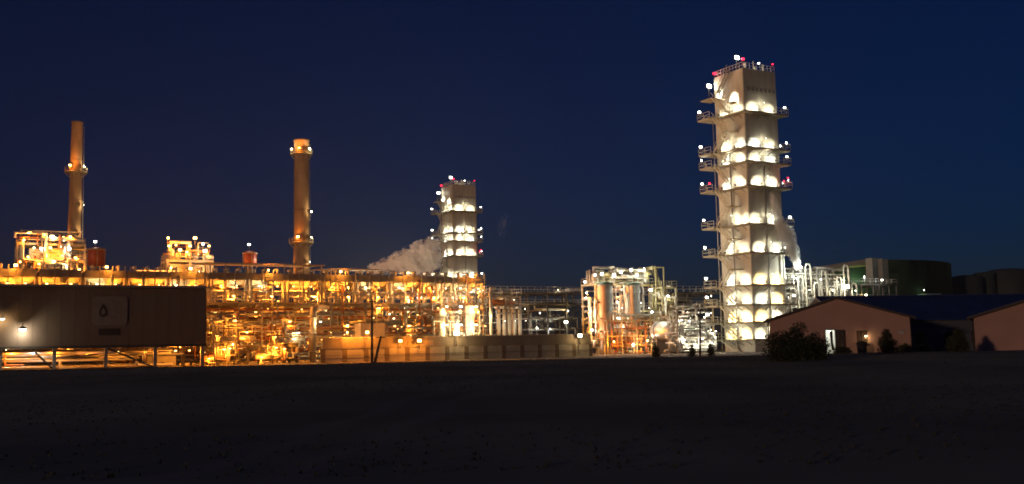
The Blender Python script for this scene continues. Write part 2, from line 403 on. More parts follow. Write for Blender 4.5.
    MB().box(-1.2, 1.8, 45.9, -.04, 3.4, 46.05).build('landing', GRATE, t)
    flight(t, (-.6, 2.6, H), (-.6, S - 1.4, 47.6), .8, STEEL, (-1, 0, 0))
    # roof: parapet rail, vents and lamps
    r = MB(); railing(r, [(.1, .1, H), (S - .1, .1, H), (S - .1, S - .1, H), (.1, S - .1, H)], 1.1, True, .8); ro = r.build('roof_railing', WHITE, t)
    for k in range(6): MB().tube([(1.3 + k * 1.1, .9 + (k % 2) * .8, H), (1.3 + k * 1.1, .9 + (k % 2) * .8, H + 1.2 + .3 * (k % 3))], .13, 8).build('vent_pipe', PIPEC, t)
    MB().box(3, 3, H, 6, 6.4, H + 1.1).build('roof_box', CREAM, t)
    lamp(t, (.2, 1.6, H + 2.3), 'white', 160, 'flood', -.6, 1.9); lamp(t, (-.9, S + .4, H - 1.6), 'white', 160, 'flood', -.3, 1.7)
    lamp(t, (.4, .2, H + 1.7), 'red', 25, 'flood', 0, .9); lamp(t, (-.5, S - .8, H + .6), 'red', 25, 'flood', 0, .9); lamp(t, (S - .3, .2, H + 1.6), 'red', 10, 'flood', 0, .6)
    lamp(t, (S * .55, .4, H + 1.5), 'white', 40, 'hung', 0, .8)
    # row of small louvre vents high on the right face
    for k in range(7):
        x = .9 + k * 1.02; v = MB().box(x, -.13, 47.9, x + .6, -.035, 48.6)
        v.build('louvre', STEEL, t)
    for k, (px, py, z0) in enumerate(((S + .6, 2, 0), (S + .6, 3.2, 0))): MB().tube([(px, py, z0), (px, py, 30 + k * 8), (S - .1, py, 30.5 + k * 8)], .28, 10).build('riser_pipe', SILV, t)
    return t
T1 = Vector((43.1, 180, 0)); T2 = Vector((-18.0, 305, 0))
tower = cold_box('tall cream clad tower with lit platforms, nearest, beside the pink gabled house', T1, 'lit cold box towers')
tower2 = copy_tree(tower); lamp(tower, (9.4, 1.6, 19.4), 'cool', 700, 'flood', .6, .7); lamp(tower, (9.4, 1.8, 13.6), 'cool', 500, 'flood', .6, .7); tower2.location = T2; tower2['label'] = 'smaller looking distant cream lit tower rising behind the orange pipe rack'  # both cool floods are added to light the steam at the right flank

# ------------------------------------------------------------------ flue stacks
def stack(label, loc, H, r0, r1, plats, group, top_lamps):
    t = thing('flue_stack', label, 'chimney', loc, SITE, group); n = 28
    MB()._lathe([(r0 * 1.15, 0), (r0 * 1.1, 3), (r0, 3.2), (r1, H - .5), (r1 * 1.08, H - .45), (r1 * 1.08, H), (r1 * .8, H), (r1 * .78, H - 2)], n, (0, 0, 0)).build('shell', STACKM, t)
    for k in range(1, 6):
        z = H * k / 6; r = r0 + (r1 - r0) * k / 6; MB()._lathe([(r * .99, z), (r * 1.025, z + .03), (r * 1.025, z + .3), (r * .99, z + .33)], n, (0, 0, 0)).build('stiffener_ring', STACKM, t)
    l = MB()
    for s in (-.25, .25): l.bar((r0 + .35, s, 2), (r1 + .35, s, H - 1), .07)
    for k in range(int(H / 1.0)): z = 2 + k; rr = r0 + (r1 - r0) * z / H + .35; l.bar((rr, -.25, z), (rr, .25, z), .05)
    l.build('ladder', STEEL, t)
    for z, lamps, e in plats:
        r = r0 + (r1 - r0) * z / H
        po = MB()._lathe([(r + .01, z - .25), (r + e, z - .18), (r + e, z), (r + .01, z)], n, (0, 0, 0)).build('platform', GRATE, t)
        b = MB(); railing(b, [((r + e - .05) * math.cos(2 * math.pi * k / 14), (r + e - .05) * math.sin(2 * math.pi * k / 14), z) for k in range(14)], 1.15, True, 3); b.build('railing', STEEL, po)
        for k in range(10):
            br = MB(); a = 2 * math.pi * k / 10; c, s = math.cos(a), math.sin(a); br.bar(((r + .02) * c, (r + .02) * s, z - 1.5), ((r + e - .1) * c, (r + e - .1) * s, z - .26), .12); br.build('bracket', STEEL, po)
        for (ang, kind, pw, s) in lamps:        # ang measured from the viewer side, positive to the right
            a = R(ang) - math.pi / 2 - SITE; lamp(t, ((r + e * .75) * math.cos(a), (r + e * .75) * math.sin(a), z + 1.3), kind, pw, 'flood', a + math.pi / 2 + math.pi * 0, s)
    for z, ang, kind, pw in top_lamps:
        r = r0 + (r1 - r0) * z / H; a = R(ang) - math.pi / 2 - SITE; lamp(t, ((r + .9) * math.cos(a), (r + .9) * math.sin(a), z), kind, pw, 'flood', a + math.pi / 2, .85)
    return t
GS = 'tall slender flue stacks'
stack('tapering brown stack with one lit ring platform beside the crowded heater block', at(71.0, 362, 247).xy.to_3d(), 60.3, 1.8, 1.3,
      [(47.5, [(-12, 'sodium', 200, 1.25), (70, 'warm', 260, .8)], 1.3)], GS, [(39, 78, 'warm', 260), (32, 60, 'warm', 250), (31, -70, 'sodium', 180)])
stack('straight grey brown stack with lamps at its crown and a lower ring platform', at(301, 356, 274).xy.to_3d(), 60.3, 2.15, 2.0,
      [(56.2, [(-65, 'warm', 300, 1.1), (65, 'warm', 300, 1.1), (0, 'sodium', 300, .9)], 1.0), (31.5, [(-5, 'sodium', 200, 1.25), (75, 'warm', 200, .8)], 1.3)], GS, [(40, 80, 'warm', 260), (26, 62, 'warm', 250), (25, -70, 'sodium', 180)])

# ------------------------------------------------------------------ heater block and neighbours on the left
def heater_block():
    o = at(14, 357, 225).xy.to_3d(); t = thing('heater_block', 'crowded orange lit steel heater block in front of the tapering stack', 'plant unit', o, SITE)
    lv = [6, 12, 17, 20, 23.5, 27.5, 31]
    frame(t, 3, 2, 4.7, 4.2, lv[:6], .4, STEEL, decks=(2, 3, 4, 5), rails=(2, 3, 4), braces=((0, 0), (2, 1), (1, 3)))
    MB().box(.6, .6, 6.2, 13.4, 7.8, 19.7).build('heater_casing', RUST, t)
    for k in range(9): x = 1.2 + k * 1.4; MB().box(x, .45, 7, x + .16, .59, 19.4).build('casing_rib', STEEL, t)
    MB().box(1, 1, 20.2, 12.6, 7.4, 23.2).build('convection_box', STEEL, t); MB().box(2.5, 1.6, 24, 11, 6.4, 26.4).build('convection_box', PIPEC, t)
    r = MB(); railing(r, [(-.1, -.1, 27.6), (14.2, -.1, 27.6), (14.2, 8.5, 27.6), (-.1, 8.5, 27.6)], 1.2, True, 1.2); r.build('railing', STEEL, t)
    frame(t, 2, 1, 6.2, 5, [27.6, 30.6], .3, STEEL, rails=(), x0=.8, y0=1.6)
    clutter(t, (-.6, 14.6, -1.0, .3, 13, 30), 40, 11); clutter(t, (0, 14, 0, 8, 20, 30), 22, 12)
    for (px, py, k, pw, s) in ((30, 233, 'sodium', 420, 1.3), (52, 237, 'warm', 700, 1.6), (70, 237, 'sodium', 500, 1.2), (34, 248, 'warm', 420, 1.1), (41, 249, 'white', 320, 1.1), (50, 248, 'sodium', 420, 1.3), (60, 247, 'warm', 300, 1.), (69, 249, 'white', 500, 1.4),
                               (28, 257, 'sodium', 320, 1), (54, 262, 'sodium', 560, 1.4), (67, 266, 'warm', 260, 1), (79, 270, 'sodium', 520, 1.3), (20, 262, 'sodium', 320, 1), (39, 264, 'sodium', 320, 1), (46, 256, 'sodium', 420, 1), (24, 240, 'sodium', 300, .9), (62, 256, 'sodium', 420, 1), (45, 235, 'sodium', 300, 1), (75, 258, 'sodium', 320, 1)):
        tt = (px - 14) / 66.0 * 14.6; zz = None
        p = at(px, py, 225 + tt * .485 - .8); q = Matrix.Rotation(-SITE, 3, 'Z') @ (p - o)
        lamp(t, (q.x, min(q.y, -.7), q.z), k, pw * .5, 'flood', 0, s * .85)
    return t
heater_block()
def process_platform():
    o = at(166, 355, 200).xy.to_3d(); t = thing('process_platform', 'orange lit lamp crowned steel platform between the two stacks', 'plant unit', o, SITE)
    frame(t, 2, 2, 4.4, 3.2, [6, 12, 17.2, 20.6], .42, STEEL, decks=(2, 3), rails=(2, 3), braces=((0, 1), (1, 2)))
    MB().box(.5, .6, 17.4, 8.4, 6, 19.8).build('equipment_box', STEEL, t)
    for k in range(5): MB()._lathe([(.5, 20.7), (.62, 21), (.62, 22.6), (.3, 23)], 14, (1 + k * 1.7, 1.8 + (k % 2) * 2, 0)).build('small_vessel', PIPEC, t)
    clutter(t, (0, 9, -.4, 6.4, 20.7, 24.4), 16, 21); clutter(t, (0, 9, -.4, 6, 12.4, 17), 18, 22)
    for (px, py, k, pw, s) in ((168, 238, 'sodium', 420, 1.1), (169, 246, 'sodium', 420, 1.1), (180, 250, 'sodium', 700, 1.4), (176, 245, 'sodium', 320, .9), (195, 238, 'sodium', 420, 1.2), (190, 246, 'sodium', 420, 1.1), (203, 244, 'white', 420, 1.0), (205, 251, 'warm', 560, 1.4), (209, 246, 'sodium', 300, 1), (200, 272, 'warm', 420, 1.2), (183, 281, 'sodium', 300, 1), (206, 277, 'sodium', 420, 1.2), (187, 252, 'sodium', 300, .9), (171, 268, 'sodium', 420, 1.2)):
        p = at(px, py, 200 + (px - 166) / 44 * 4 - .8); q = Matrix.Rotation(-SITE, 3, 'Z') @ (p - o); lamp(t, (q.x, min(q.y, -.7), q.z), k, pw * .5, 'flood', 0, s * .85)
    # pipe bridge leading left
    o2 = at(135, 356, 190).xy.to_3d(); b = thing('pipe_bridge', 'pale trussed pipe bridge reaching left from the lamp crowned platform', 'pipe bridge', o2, SITE)
    n = 3; L = 2.6; z0, z1 = 15.0, 17.6
    for s in (0, 2.4):
        for i in range(n + 1): MB().bar((i * L, s, 0 if i in (0, n) else z0), (i * L, s, z1), .3).build('column', WHITE, b)
        for z in (z0, z1): MB().bar((0, s, z), (n * L, s, z), .25, .3).build('chord', WHITE, b)
        for i in range(n): MB().bar((i * L, s, z1 - .1), ((i + 1) * L, s, z0 + .1), .18).build('brace', WHITE, b)
    for k in range(3): MB().tube([(-.5, .5 + k * .7, z0 + .5), (n * L + 1, .5 + k * .7, z0 + .5)], .22, 8).build('pipe', (PIPEC, RUST, SILV)[k], b)
    for (x, s) in ((2.2, 1.1), (4.6, 1.5), (7.6, 1.2)): lamp(b, (x, -.8, z0 + .4), 'sodium', 420, 'flood', 0, s)
process_platform()
def red_vent(label, px, py0, Y, r, h):
    p = at(px, py0, Y); t = thing('red_drum', label, 'drum', p, SITE, 'red vent drums above the rack')
    MB().tube([(0, 0, -p.z), (0, 0, 0)], .5, 10).build('support_pipe', STEEL, t)
    MB()._lathe([(r * .7, -.2), (r, 0), (r, h), (r * .8, h + .25), (r * .3, h + .4)], 20, (0, 0, 0)).build('shell', REDP, t)
    MB()._lathe([(r * 1.15, h * .93), (r * 1.2, h * .95), (r * 1.2, h), (r * 1.0, h + .02)], 20, (0, 0, 0)).build('rim', STEEL, t)
    for k in range(4): MB().bar((r * 1.05 * math.cos(k * 1.57), r * 1.05 * math.sin(k * 1.57), -1), (r * 1.05 * math.cos(k * 1.57), r * 1.05 * math.sin(k * 1.57), h), .14).build('leg', STEEL, t)
    lamp(t, (-.3, -.4, h + 1.6), 'white', 90, 'flood', 0, .9)
red_vent('dark red drum with a lamp on top beside the heater block', 96, 265, 210, 1.7, 3.3)
red_vent('small red drum with a lamp on top left of the straight grey stack', 250, 263, 190, 1.2, 1.9)

# ------------------------------------------------------------------ main pipe rack with air coolers
RK = Vector((-45.3, 150, 0))
def rack(name, label, origin, t0, t1, bay, depth, levels, seed, npipe, lampz, kinds, power, pipes_m=(PIPEC, PIPEG, RUST, SILV, STEEL), lampstep=1):
    t = thing(name, label, 'pipe rack', origin + U * t0, SITE); n = int(round((t1 - t0) / bay)); L = n * bay; rng = random.Random(seed)
    top = levels[-1]; cm = MB().box(-.2, -.2, 0, .2, .2, top).mesh('column', STEEL)
    for i in range(n + 1):
        for y in (0, depth): inst('column', cm, t, (i * bay, y, 0))
    xb = MB().bar((0, -.3, 0), (0, depth + .3, 0), .28, .42).mesh('cross_beam', STEEL)
    for z in levels:
        for y in (-.02, depth + .02): MB().bar((0, y, z - .24), (L, y, z - .24), .24, .4).build('beam', STEEL, t)
        for i in range(n + 1): inst('cross_beam', xb, t, (i * bay, 0, z - .7))
    for li, z in enumerate(levels[:-1]):
        for k in range(npipe):
            r = rng.choice((.1, .14, .18, .24, .32)); y = .6 + (depth - 1.2) * (k + rng.uniform(.2, .8)) / npipe
            a = rng.choice((0, 0, rng.uniform(0, L * .4))); b = rng.choice((L, L, rng.uniform(L * .6, L))); m = rng.choice(pipes_m)
            pts = [(a, y, z + r), (b, y, z + r)]
            if a > 0: pts.insert(0, (a, y, max(.4, z - rng.uniform(1.5, 3))))
            if b < L: pts.append((b, y, z + rng.uniform(1, 2.2)))
            MB().tube(pts, r, 8).build('pipe', m, t)
    for i in range(0, n, 3):
        for li in range(len(levels) - 1):
            if rng.random() < .75: MB().bar((i * bay, -.05, levels[li]), ((i + 1) * bay, -.05, levels[li + 1] - .5), .2).build('brace', STEEL, t)
    for i in range(0, n, lampstep):
        for z in lampz:
            if rng.random() < .88: lamp(t, ((i + rng.uniform(.25, .75)) * bay, rng.choice((-.75, -.75, 1.5, 4)), z + rng.uniform(-.2, .2)), rng.choice(kinds), power, 'hung', 0, rng.choice((.7, .85, 1.05)))
    return t, n, L
rk, nb, LK = rack('pipe_rack', 'long orange lit front pipe rack carrying the row of air coolers', RK, -41, 46, 5.8, 8.0, [3.4, 6.3, 9.2], 31, 9, [2.9, 5.7, 8.4], ['sodium'] * 5 + ['warm'], 210)
MB().box(-.3, -.9, 9.21, LK + .3, 8.9, 9.29).build('deck', GRATE, rk)
b = MB(); railing(b, [(-.3, -.85, 9.3), (LK + .3, -.85, 9.3)], 1.1, False, 1.9, .07); b.build('railing', STEEL, rk)
for i in range(nb * 2):                       # risers climbing the front of the rack
    rng = random.Random(100 + i); x = i * 2.9 + rng.uniform(.3, 2.4); r = rng.uniform(.09, .2); z1 = rng.choice((4.2, 7.2, 9.0, 12, 13))
    MB().tube([(x, -.55 - r, rng.choice((0, 0, 3))), (x, -.55 - r, z1), (x, 1.2, z1)], r, 8).build('riser_pipe', rng.choice((PIPEC, RUST, STEEL, SILV)), rk)
clutter(rk, (0, LK, -1.4, .5, .4, 8.6), 70, 41, rr=(.08, .2))
for k in range(12): clutter(rk, (k * LK / 12, (k + 1) * LK / 12, -1.5, 2.5, .4, 8.8), 12, 400 + k, (PIPEC, PIPEG, RUST, SILV, STEEL), rr=(.07, .2))
im = MB().box(-.1, -.1, 0, .1, .1, 9.0).mesh('secondary_post', STEEL)
for i in range(nb * 2): inst('secondary_post', im, rk, (i * 2.9 + 1.45, -.95, 0))
for k, z in enumerate((1.5, 2.5, 4.4, 5.3, 7.2, 8.1)): MB().bar((0, -.95, z), (LK, -.95, z), .12, .22 if k % 2 else .12).build('cable_tray', (STEEL, PIPEC, RUST)[k % 3], rk)
rl = random.Random(6)
for i in range(110): lamp(rk, (rl.uniform(0, LK), -1.5, rl.uniform(1, 8.9)), rl.choice(('sodium', 'sodium', 'sodium', 'warm')), 1, 'hung', 0, rl.uniform(.3, .6), lit=False)
# air coolers
def cooler(label, loc):
    t = thing('air_cooler', label, 'air cooler', loc, SITE, 'row of air coolers on the pipe rack'); W, D = 5.5, 8.0
    lm = MB().box(-.14, -.14, 0, .14, .14, 3.4).mesh('leg', STEEL)
    for x in (.2, W / 2, W - .2):
        for y in (.1, D - .1): inst('leg', lm, t, (x, y, 0))
    hm_ = MB().box(-.08, -.08, 0, .08, .08, 5.0).mesh('hanger_post', STEEL)
    for k in range(4): inst('hanger_post', hm_, t, (.2 + k * 1.7, -1.05, .0))
    MB().bar((-.1, -1.05, 1.5), (W + .2, -1.05, 1.5), .1).build('guard_bar', STEEL, t)
    MB().hexa([(.6, .6, 2.75), (W - .6, .6, 2.75), (W - .6, D - .6, 2.75), (.6, D - .6, 2.75), (0, 0, 3.5), (W, 0, 3.5), (W, D, 3.5), (0, D, 3.5)]).build('plenum', STEEL, t)
    for y in (2.2, 5.8):
        fm = MB()._lathe([(1.75, 2.2), (1.6, 2.22), (1.6, 2.74), (1.75, 2.74)], 20, (W / 2, y, 0)).build('fan_ring', STEEL, t)
        f = MB()
        for k in range(5): a = k * 1.2566; f.bar((W / 2, y, 2.45), (W / 2 + 1.5 * math.cos(a), y + 1.5 * math.sin(a), 2.45), .34, .05)
        f.build('fan_blade', DARK, fm)
    MB().box(.05, .35, 3.51, W - .05, D - .35, 4.35).build('tube_bundle', PIPEG, t)
    for y in (.02, D - .32): MB().box(.05, y, 3.45, W - .05, y + .3, 4.45).build('header_box', STEEL, t)
    for k in range(3): x = 1 + k * 1.75; MB().tube([(x, .15, 4.46), (x, .15, 5.1), (x, 2.2, 5.1)], .16, 8).build('nozzle', PIPEC, t)
    MB().box(-.05, -1.0, 3.3, W + .05, -.1, 3.38).build('walkway', GRATE, t)
    b = MB(); railing(b, [(-.05, -.98, 3.38), (W + .05, -.98, 3.38)], 1.0, False, 1.8); b.build('railing', STEEL, t)
    clutter(t, (0, W, -.7, .6, .2, 2.2), 5, int(loc[0] * 7) % 97, rr=(.08, .18))
    return t
ac0 = None
for i in range(nb):
    lbl = '%s steel air cooler in the row on the pipe rack, counted from its left end' % ORD[i]
    loc = RK + U * (-41 + i * 5.8 + .15) + Vector((0, 0, 9.3))
    a = cooler(lbl, loc)
    rng = random.Random(900 + i)
    for x in (1.4, 4.1): lamp(a, (x + rng.uniform(-.5, .5), -.5, 2.55), 'sodium' if rng.random() < .8 else 'warm', 200, 'hung', 0, rng.choice((.6, .8)))
    lamp(a, (rng.uniform(1, 4.5), -.6, 1.0), 'sodium', 190, 'hung', 0, rng.choice((.8, 1., 1.2)))
    if i % 2 == 0: lamp(a, (2.8, -1, 4.9), 'sodium', 110, 'flood', 0, .8)
# sheet roofs over the middle of the cooler row
for k, (ta, tb, z) in enumerate(((-1.0, 17.5, 15.1), (18.5, 27, 14.6))):
    t = thing('sheet_canopy', ('long brown sheet canopy over the coolers left of the straight stack', 'short brown sheet canopy over the coolers below the drifting steam')[k], 'canopy', RK + U * ta, SITE, 'sheet canopies over the coolers')
    L = tb - ta; MB().hexa([(0, -.6, z), (L, -.6, z), (L, 8.6, z + .5), (0, 8.6, z + .5), (0, -.6, z + .15), (L, -.6, z + .15), (L, 8.6, z + .65), (0, 8.6, z + .65)]).build('roof_sheet', WALLP, t)
    for i in range(int(L / 3) + 1): MB().bar((i * 3, -.5, 9.3), (i * 3, -.5, z), .16).build('post', STEEL, t)
# back racks fill the depth of the unit
rk2, n2, L2 = rack('pipe_rack', 'second orange lit pipe rack running behind the air cooler row', RK + V * 17, -50, 52, 6.4, 8.0, [3.4, 6.3, 9.4, 12.2], 32, 8, [2.8, 8.6], ['sodium'], 480, lampstep=1)
rk3, n3, L3 = rack('pipe_rack', 'rearmost orange lit pipe rack seen through gaps of the front racks', RK + V * 34, -60, 60, 7.0, 8.0, [3.6, 7, 10.5, 13.2], 33, 7, [6, 12.4], ['sodium'], 700, lampstep=1)
# process equipment standing before and under the rack
for i, (px, s, L, r, m, z) in enumerate(((216, -5, 4, .65, RUST, 1.2), (238, -6, 4.6, .55, SILV, 3.6), (268, -5, 4, .7, PIPEC, 1.3), (290, -6, 3.8, .6, SILV, 3.4), (226, -2.5, 4.6, .55, PIPEC, 5.4), (282, -3, 4, .5, RUST, 5.2))):
    p = RK + U * t_at(RK, px, z, s) + V * s
    d = drum('heat_exchanger', ('low rust brown exchanger drum right of the dark shelter', 'raised silver exchanger drum near the dark shelter', 'low cream exchanger drum under the pipe rack', 'raised silver exchanger drum left of the tall elbowed riser', 'upper cream exchanger drum near the dark shelter', 'upper rust exchanger drum left of the tall elbowed riser')[i], 'heat exchanger', p, L, r, SITE, m, z, 'exchanger drums before the rack')
    clutter(d, (-L / 2, L / 2, -r * 1.2, r, .2, z + 1.5), 22, 60 + i, rr=(.06, .14)); clutter(d, (-L * .8, L * .8, -r * 2, r, .2, 6.4), 16, 160 + i, rr=(.05, .11)); lamp(d, (L * .2, -r - .9, z + 1.1), 'warm' if i == 3 else 'sodium', 130, 'hung', 0, .9); lamp(d, (-L * .3, -r - .5, max(1.0, z - 1.2)), 'sodium', 90, 'hung', 0, .7)
p = RK + U * t_at(RK, 313, 5, -4) + V * -4
t = thing('elbowed_riser', 'thick pale riser pipe with bent top between rack and panel wall', 'pipe', p, SITE)
MB().tube([(0, 0, 0), (0, 0, 7.4), (.15, .1, 8), (.8, .6, 8.4), (3, 3, 8.4)], .5, 14).build('pipe', PIPEC, t)
for z in (1.4, 4.2, 6.8): MB()._lathe([(.5, z), (.62, z + .02), (.62, z + .25), (.5, z + .27)], 14, (0, 0, 0)).build('flange', PIPEG, t)
lamp(t, (.9, -.9, 6.2), 'warm', 160, 'hung', 0, .9)
# bright equipment in front of the distant tower's foot
for i, px in enumerate((441, 455, 470)):
    p = RK + U * t_at(RK, px, 5, -3) + V * -3; v = vessel('column_vessel', ('pale column vessel left of three below the distant tower', 'pale column vessel in the middle of three below the distant tower', 'pale column vessel right of three below the distant tower')[i], 'vessel', p, (8.2, 7, 8.8)[i], .75, PIPEC, group='column vessels below the distant tower')
    for z in (3.2, 5.6, 8.6): lamp(v, (.4, -1.5, z), ('warm', 'white', 'warm')[i], 260, 'hung', 0, 1.0)
    clutter(v, (-1.6, 1.6, -1.2, 1.2, .4, 8), 8, 70 + i, rr=(.07, .16))

# ------------------------------------------------------------------ dark clad compressor shelter on the left
SH = Vector((-38.4, 125, 0))
def shelter():
    t = thing('compressor_shelter', 'dark brown clad compressor shelter raised on open steel legs', 'shelter', SH, SITE); Lx = 46; D = 13; z0, z1 = 2.9, 9.75
    pm = MB().box(.012, -.08, z0, 1.488, 0, z1).mesh('cladding_panel', BROWN)
    n = int(Lx / 1.5)
    for i in range(n): inst('cladding_panel', pm, t, (-(i + 1) * 1.5, 0, 0))
    qm = MB().box(-.08, .03, z0, 0, 1.55, z1).mesh('cladding_panel', BROWN)
    for i in range(8):
        inst('cladding_panel', qm, t, (.08, .1 + i * 1.6, 0))
    MB().box(-Lx, .02, z0 + .1, -.02, .12, z1).build('girt_wall', BROWN, t)
    MB().box(-Lx, D - .1, z0, .02, D, z1).build('back_wall', BROWN, t)
    MB().hexa([(-Lx, -.55, z1 + .02), (.5, -.55, z1 + .02), (.5, D + .3, z1 + .6), (-Lx, D + .3, z1 + .6), (-Lx, -.55, z1 + .2), (.5, -.55, z1 + .2), (.5, D + .3, z1 + .8), (-Lx, D + .3, z1 + .8)]).build('roof_sheet', BROWN, t)
    MB().box(-Lx, -.62, z1 - .02, .55, -.56, z1 + .26).build('gutter', STEEL, t)
    MB().box(-Lx, -.2, z0 - .3, .1, -.085, z0 - .01).build('bottom_beam', DARK, t)
    cm = MB().box(-.2, 0, 0, .2, .4, z0).mesh('column', STEEL)
    for i in range(9): inst('column', cm, t, (-.3 - i * 5.6, .14, 0)); inst('column', cm, t, (-.3 - i * 5.6, D - .7, 0))
    for i in (1, 3, 4): MB().bar((-.3 - i * 5.6, .3, .1), (-5.9 - i * 5.6 if i != 3 else -2.7 - i * 5.6, .3, z0 - .3), .2).build('brace', DARK, t)
    # droplet board: pale rounded board, dark drop outline, small caption board below
    ta, tb = t_at(SH, 92, 6), t_at(SH, 127, 6); zc = at(110, 311, 120).z
    wv = (tb - ta) / 2; cx = (ta + tb) / 2; hz = 1.72; pts = []
    for qx, qz, a0 in ((1, 1, 0), (-1, 1, 90), (-1, -1, 180), (1, -1, 270)):
        for k in range(5): a = R(a0 + k * 22.5); pts.append((cx + qx * (wv - .5) + .5 * math.cos(a), -.19, zc + qz * (hz - .5) + .5 * math.sin(a)))
    sg = MB().poly(pts[::-1], (0, .08, 0)).build('sign_board', SIGNW, t)
    def dropv(s, y):
        q = []
        for k in range(24):
            a = 2 * math.pi * k / 24; x = math.sin(a) * math.sin(a / 2) * .62; z = math.cos(a) * .8; q.append((cx - .75 + x * s, y, zc + .05 + z * s))
        return q
    MB().poly(dropv(1.0, -.215), (0, .02, 0)).build('droplet', SIGND, sg); MB().poly([(x, y, z - .12) for x, y, z in dropv(.5, -.235)], (0, .018, 0)).build('droplet_core', SIGNW, sg)
    cb = MB().box(cx - 1.2, -.16, zc - 2.9, cx + 1.1, -.085, zc - 2.1).build('caption_board', SIGND, t)
    # wall lamp that floods the lower left of the cladding, and lamps in the open bay
    lamp(t, (t_at(SH, 22, 4.6), -1.1, at(22, 329, 116).z), 'white', 260, 'hung', 0, 1.7)
    lamp(t, (t_at(SH, 2, 6), -1.0, at(2, 321, 116).z + .2), 'warm', 50, 'hung', 0, 1)
    for (px, py, k, pw) in ((55, 343, 'sodium', 150), (34, 350, 'white', 200), (88, 354, 'sodium', 150), (120, 352, 'sodium', 150), (150, 354, 'sodium', 150), (178, 347, 'sodium', 130), (192, 355, 'sodium', 150), (12, 356, 'sodium', 150)):
        x = t_at(SH, px, 2); lamp(t, (x, 1.6, 2.15), k, pw, 'hung', 0, .7)
    clutter(t, (-44, -.5, 1.5, 8, .25, 2.3), 46, 51, rr=(.08, .18))
    for i in range(5): MB().box(-6 - i * 8, 5.5, 0, -2.5 - i * 8, 9, 2.0).build('skid_box', STEEL, t)
shelter()

# ------------------------------------------------------------------ boundary wall, poles
BW = at(323, 361, 140).xy.to_3d()
def boundary_wall():
    L = t_at(BW, 591, 1); n = 14; s = L / n; t = thing('boundary_wall', 'long precast panel wall with dark posts before the pipe rack', 'wall', BW, SITE)
    pm = MB().box(.34, .03, 0, s - .34, .13, 1.95).mesh('panel', CONC); um = MB().box(.01, -.06, 1.97, s - .01, .2, 3.45).mesh('top_panel', BANDM); po = MB().box(-.33, -.02, 0, .33, .25, 1.96).mesh('post', POSTM)
    for i in range(n):
        inst('panel', pm, t, (i * s, 0, 0)); inst('top_panel', um, t, (i * s, 0, 0)); inst('post', po, t, (i * s, 0, 0))
    inst('post', po, t, (L, 0, 0)); MB().box(-.05, -.1, 3.46, L + .05, .25, 3.56).build('coping', CONC, t)
    MB().bar((-.1, -.12, 1.0), (L, -.12, 1.0), .05).build('cable', DARK, t)
    for (px, z, k, pw, sc_) in ((417, 2.9, 'sodium', 130, 1.1), (454, 3.9, 'warm', 240, 1.3), (577, 3.3, 'warm', 130, 1.0), (398, 2.9, 'sodium', 110, .8), (345, 4.2, 'sodium', 240, .8), (365, 4.2, 'sodium', 240, .8)):
        lamp(t, (t_at(BW, px, z), -.9, z), k, pw, 'flood', 0, sc_)
    x = t_at(BW, 427, 2.7); MB().box(x - 1.0, -.14, 2.2, x + 1.0, -.065, 2.95).build('notice_frame', STEEL, t); MB().box(x - .85, -.16, 2.32, x + .85, -.145, 2.83).build('notice', WALLP, t)
    # brightly lit bay before the left end
    t2 = thing('parked_container', 'pale ribbed container standing behind the left end of the panel wall', 'container', BW + U * 8.6 + V * 3.2, SITE)
    MB().box(-1.9, 0, 0, 1.9, 2.4, 5.6).build('shell', PIPEC, t2)
    for k in range(9): MB().box(-1.8 + k * .43, -.05, .2, -1.62 + k * .43, -.005, 5.5).build('rib', PIPEC, t2)
boundary_wall()
def pole(label, px, py0, py1, Y, r, name='utility_pole', px1=None):
    a = at(px, py0, Y); b_ = at(px1 if px1 else px, py1, Y); a.z = ground_z(a.x, a.y) - .05
    t = thing(name, label, 'pole', a); d = b_ - a
    MB().tube([(0, 0, 0), d * .5, d], [r, r * .85, r * .65], 10).build('shaft', DARK, t)
    MB().bar(d * .96 + Vector((-.5, 0, 0)), d * .96 + Vector((.5, 0, 0)), .08).build('crossarm', DARK, t)
    MB()._lathe([(r * 2, -.02), (r * 2, .12), (r * 1.1, .2)], 10, (0, 0, 0)).build('foot', CONC, t)
pole('dark slim upright pole before the left part of the panel wall', 372, 362, 299, 112, .16)
pole('short dark leaning post beside the slim upright pole', 374, 362, 336, 110, .17, 'leaning_post', 381)
pole('dark thin pole between the two small conifers near the tower foot', 700, 353, 309, 125, .12)

# ------------------------------------------------------------------ middle ground: dark lattice frames and white pipe bank
def lattice(label, px0, px1, pytop, Y, nlev, seed, lamps, kind='warm', pw=120, ny=2, mats=(PIPEC, PIPEG, DARK), group='dim steel lattice frames'):
    o = at(px0, 350, Y).xy.to_3d(); t = thing('steel_frame', label, 'steel frame', o, SITE, group); L = t_at(o, px1, 8); nx = max(3, int(L / 4.2)); h = at((px0 + px1) / 2, pytop, Y + L * .24).z
    lv = [h * (k + 1) / nlev for k in range(nlev)]
    frame(t, nx, ny, L / nx, 5, lv, .28, DARK, decks=(1, nlev - 2), rails=(nlev - 1, nlev - 2), braces=tuple((random.Random(seed + k).randrange(nx), random.Random(seed * 3 + k).randrange(nlev - 1)) for k in range(5)))
    clutter(t, (0, L, -.5, 8, .5, h * .92), 34, seed, mats, rr=(.1, .22))
    for (px, py, k, p, s) in lamps:
        a = at(px, py, o.y + max(0, t_at(o, px, 8)) * .485 - .9); q = Matrix.Rotation(-SITE, 3, 'Z') @ (a - o); lamp(t, (q.x, min(q.y, -.6), q.z), k, p, 'flood', 0, s)
    return t
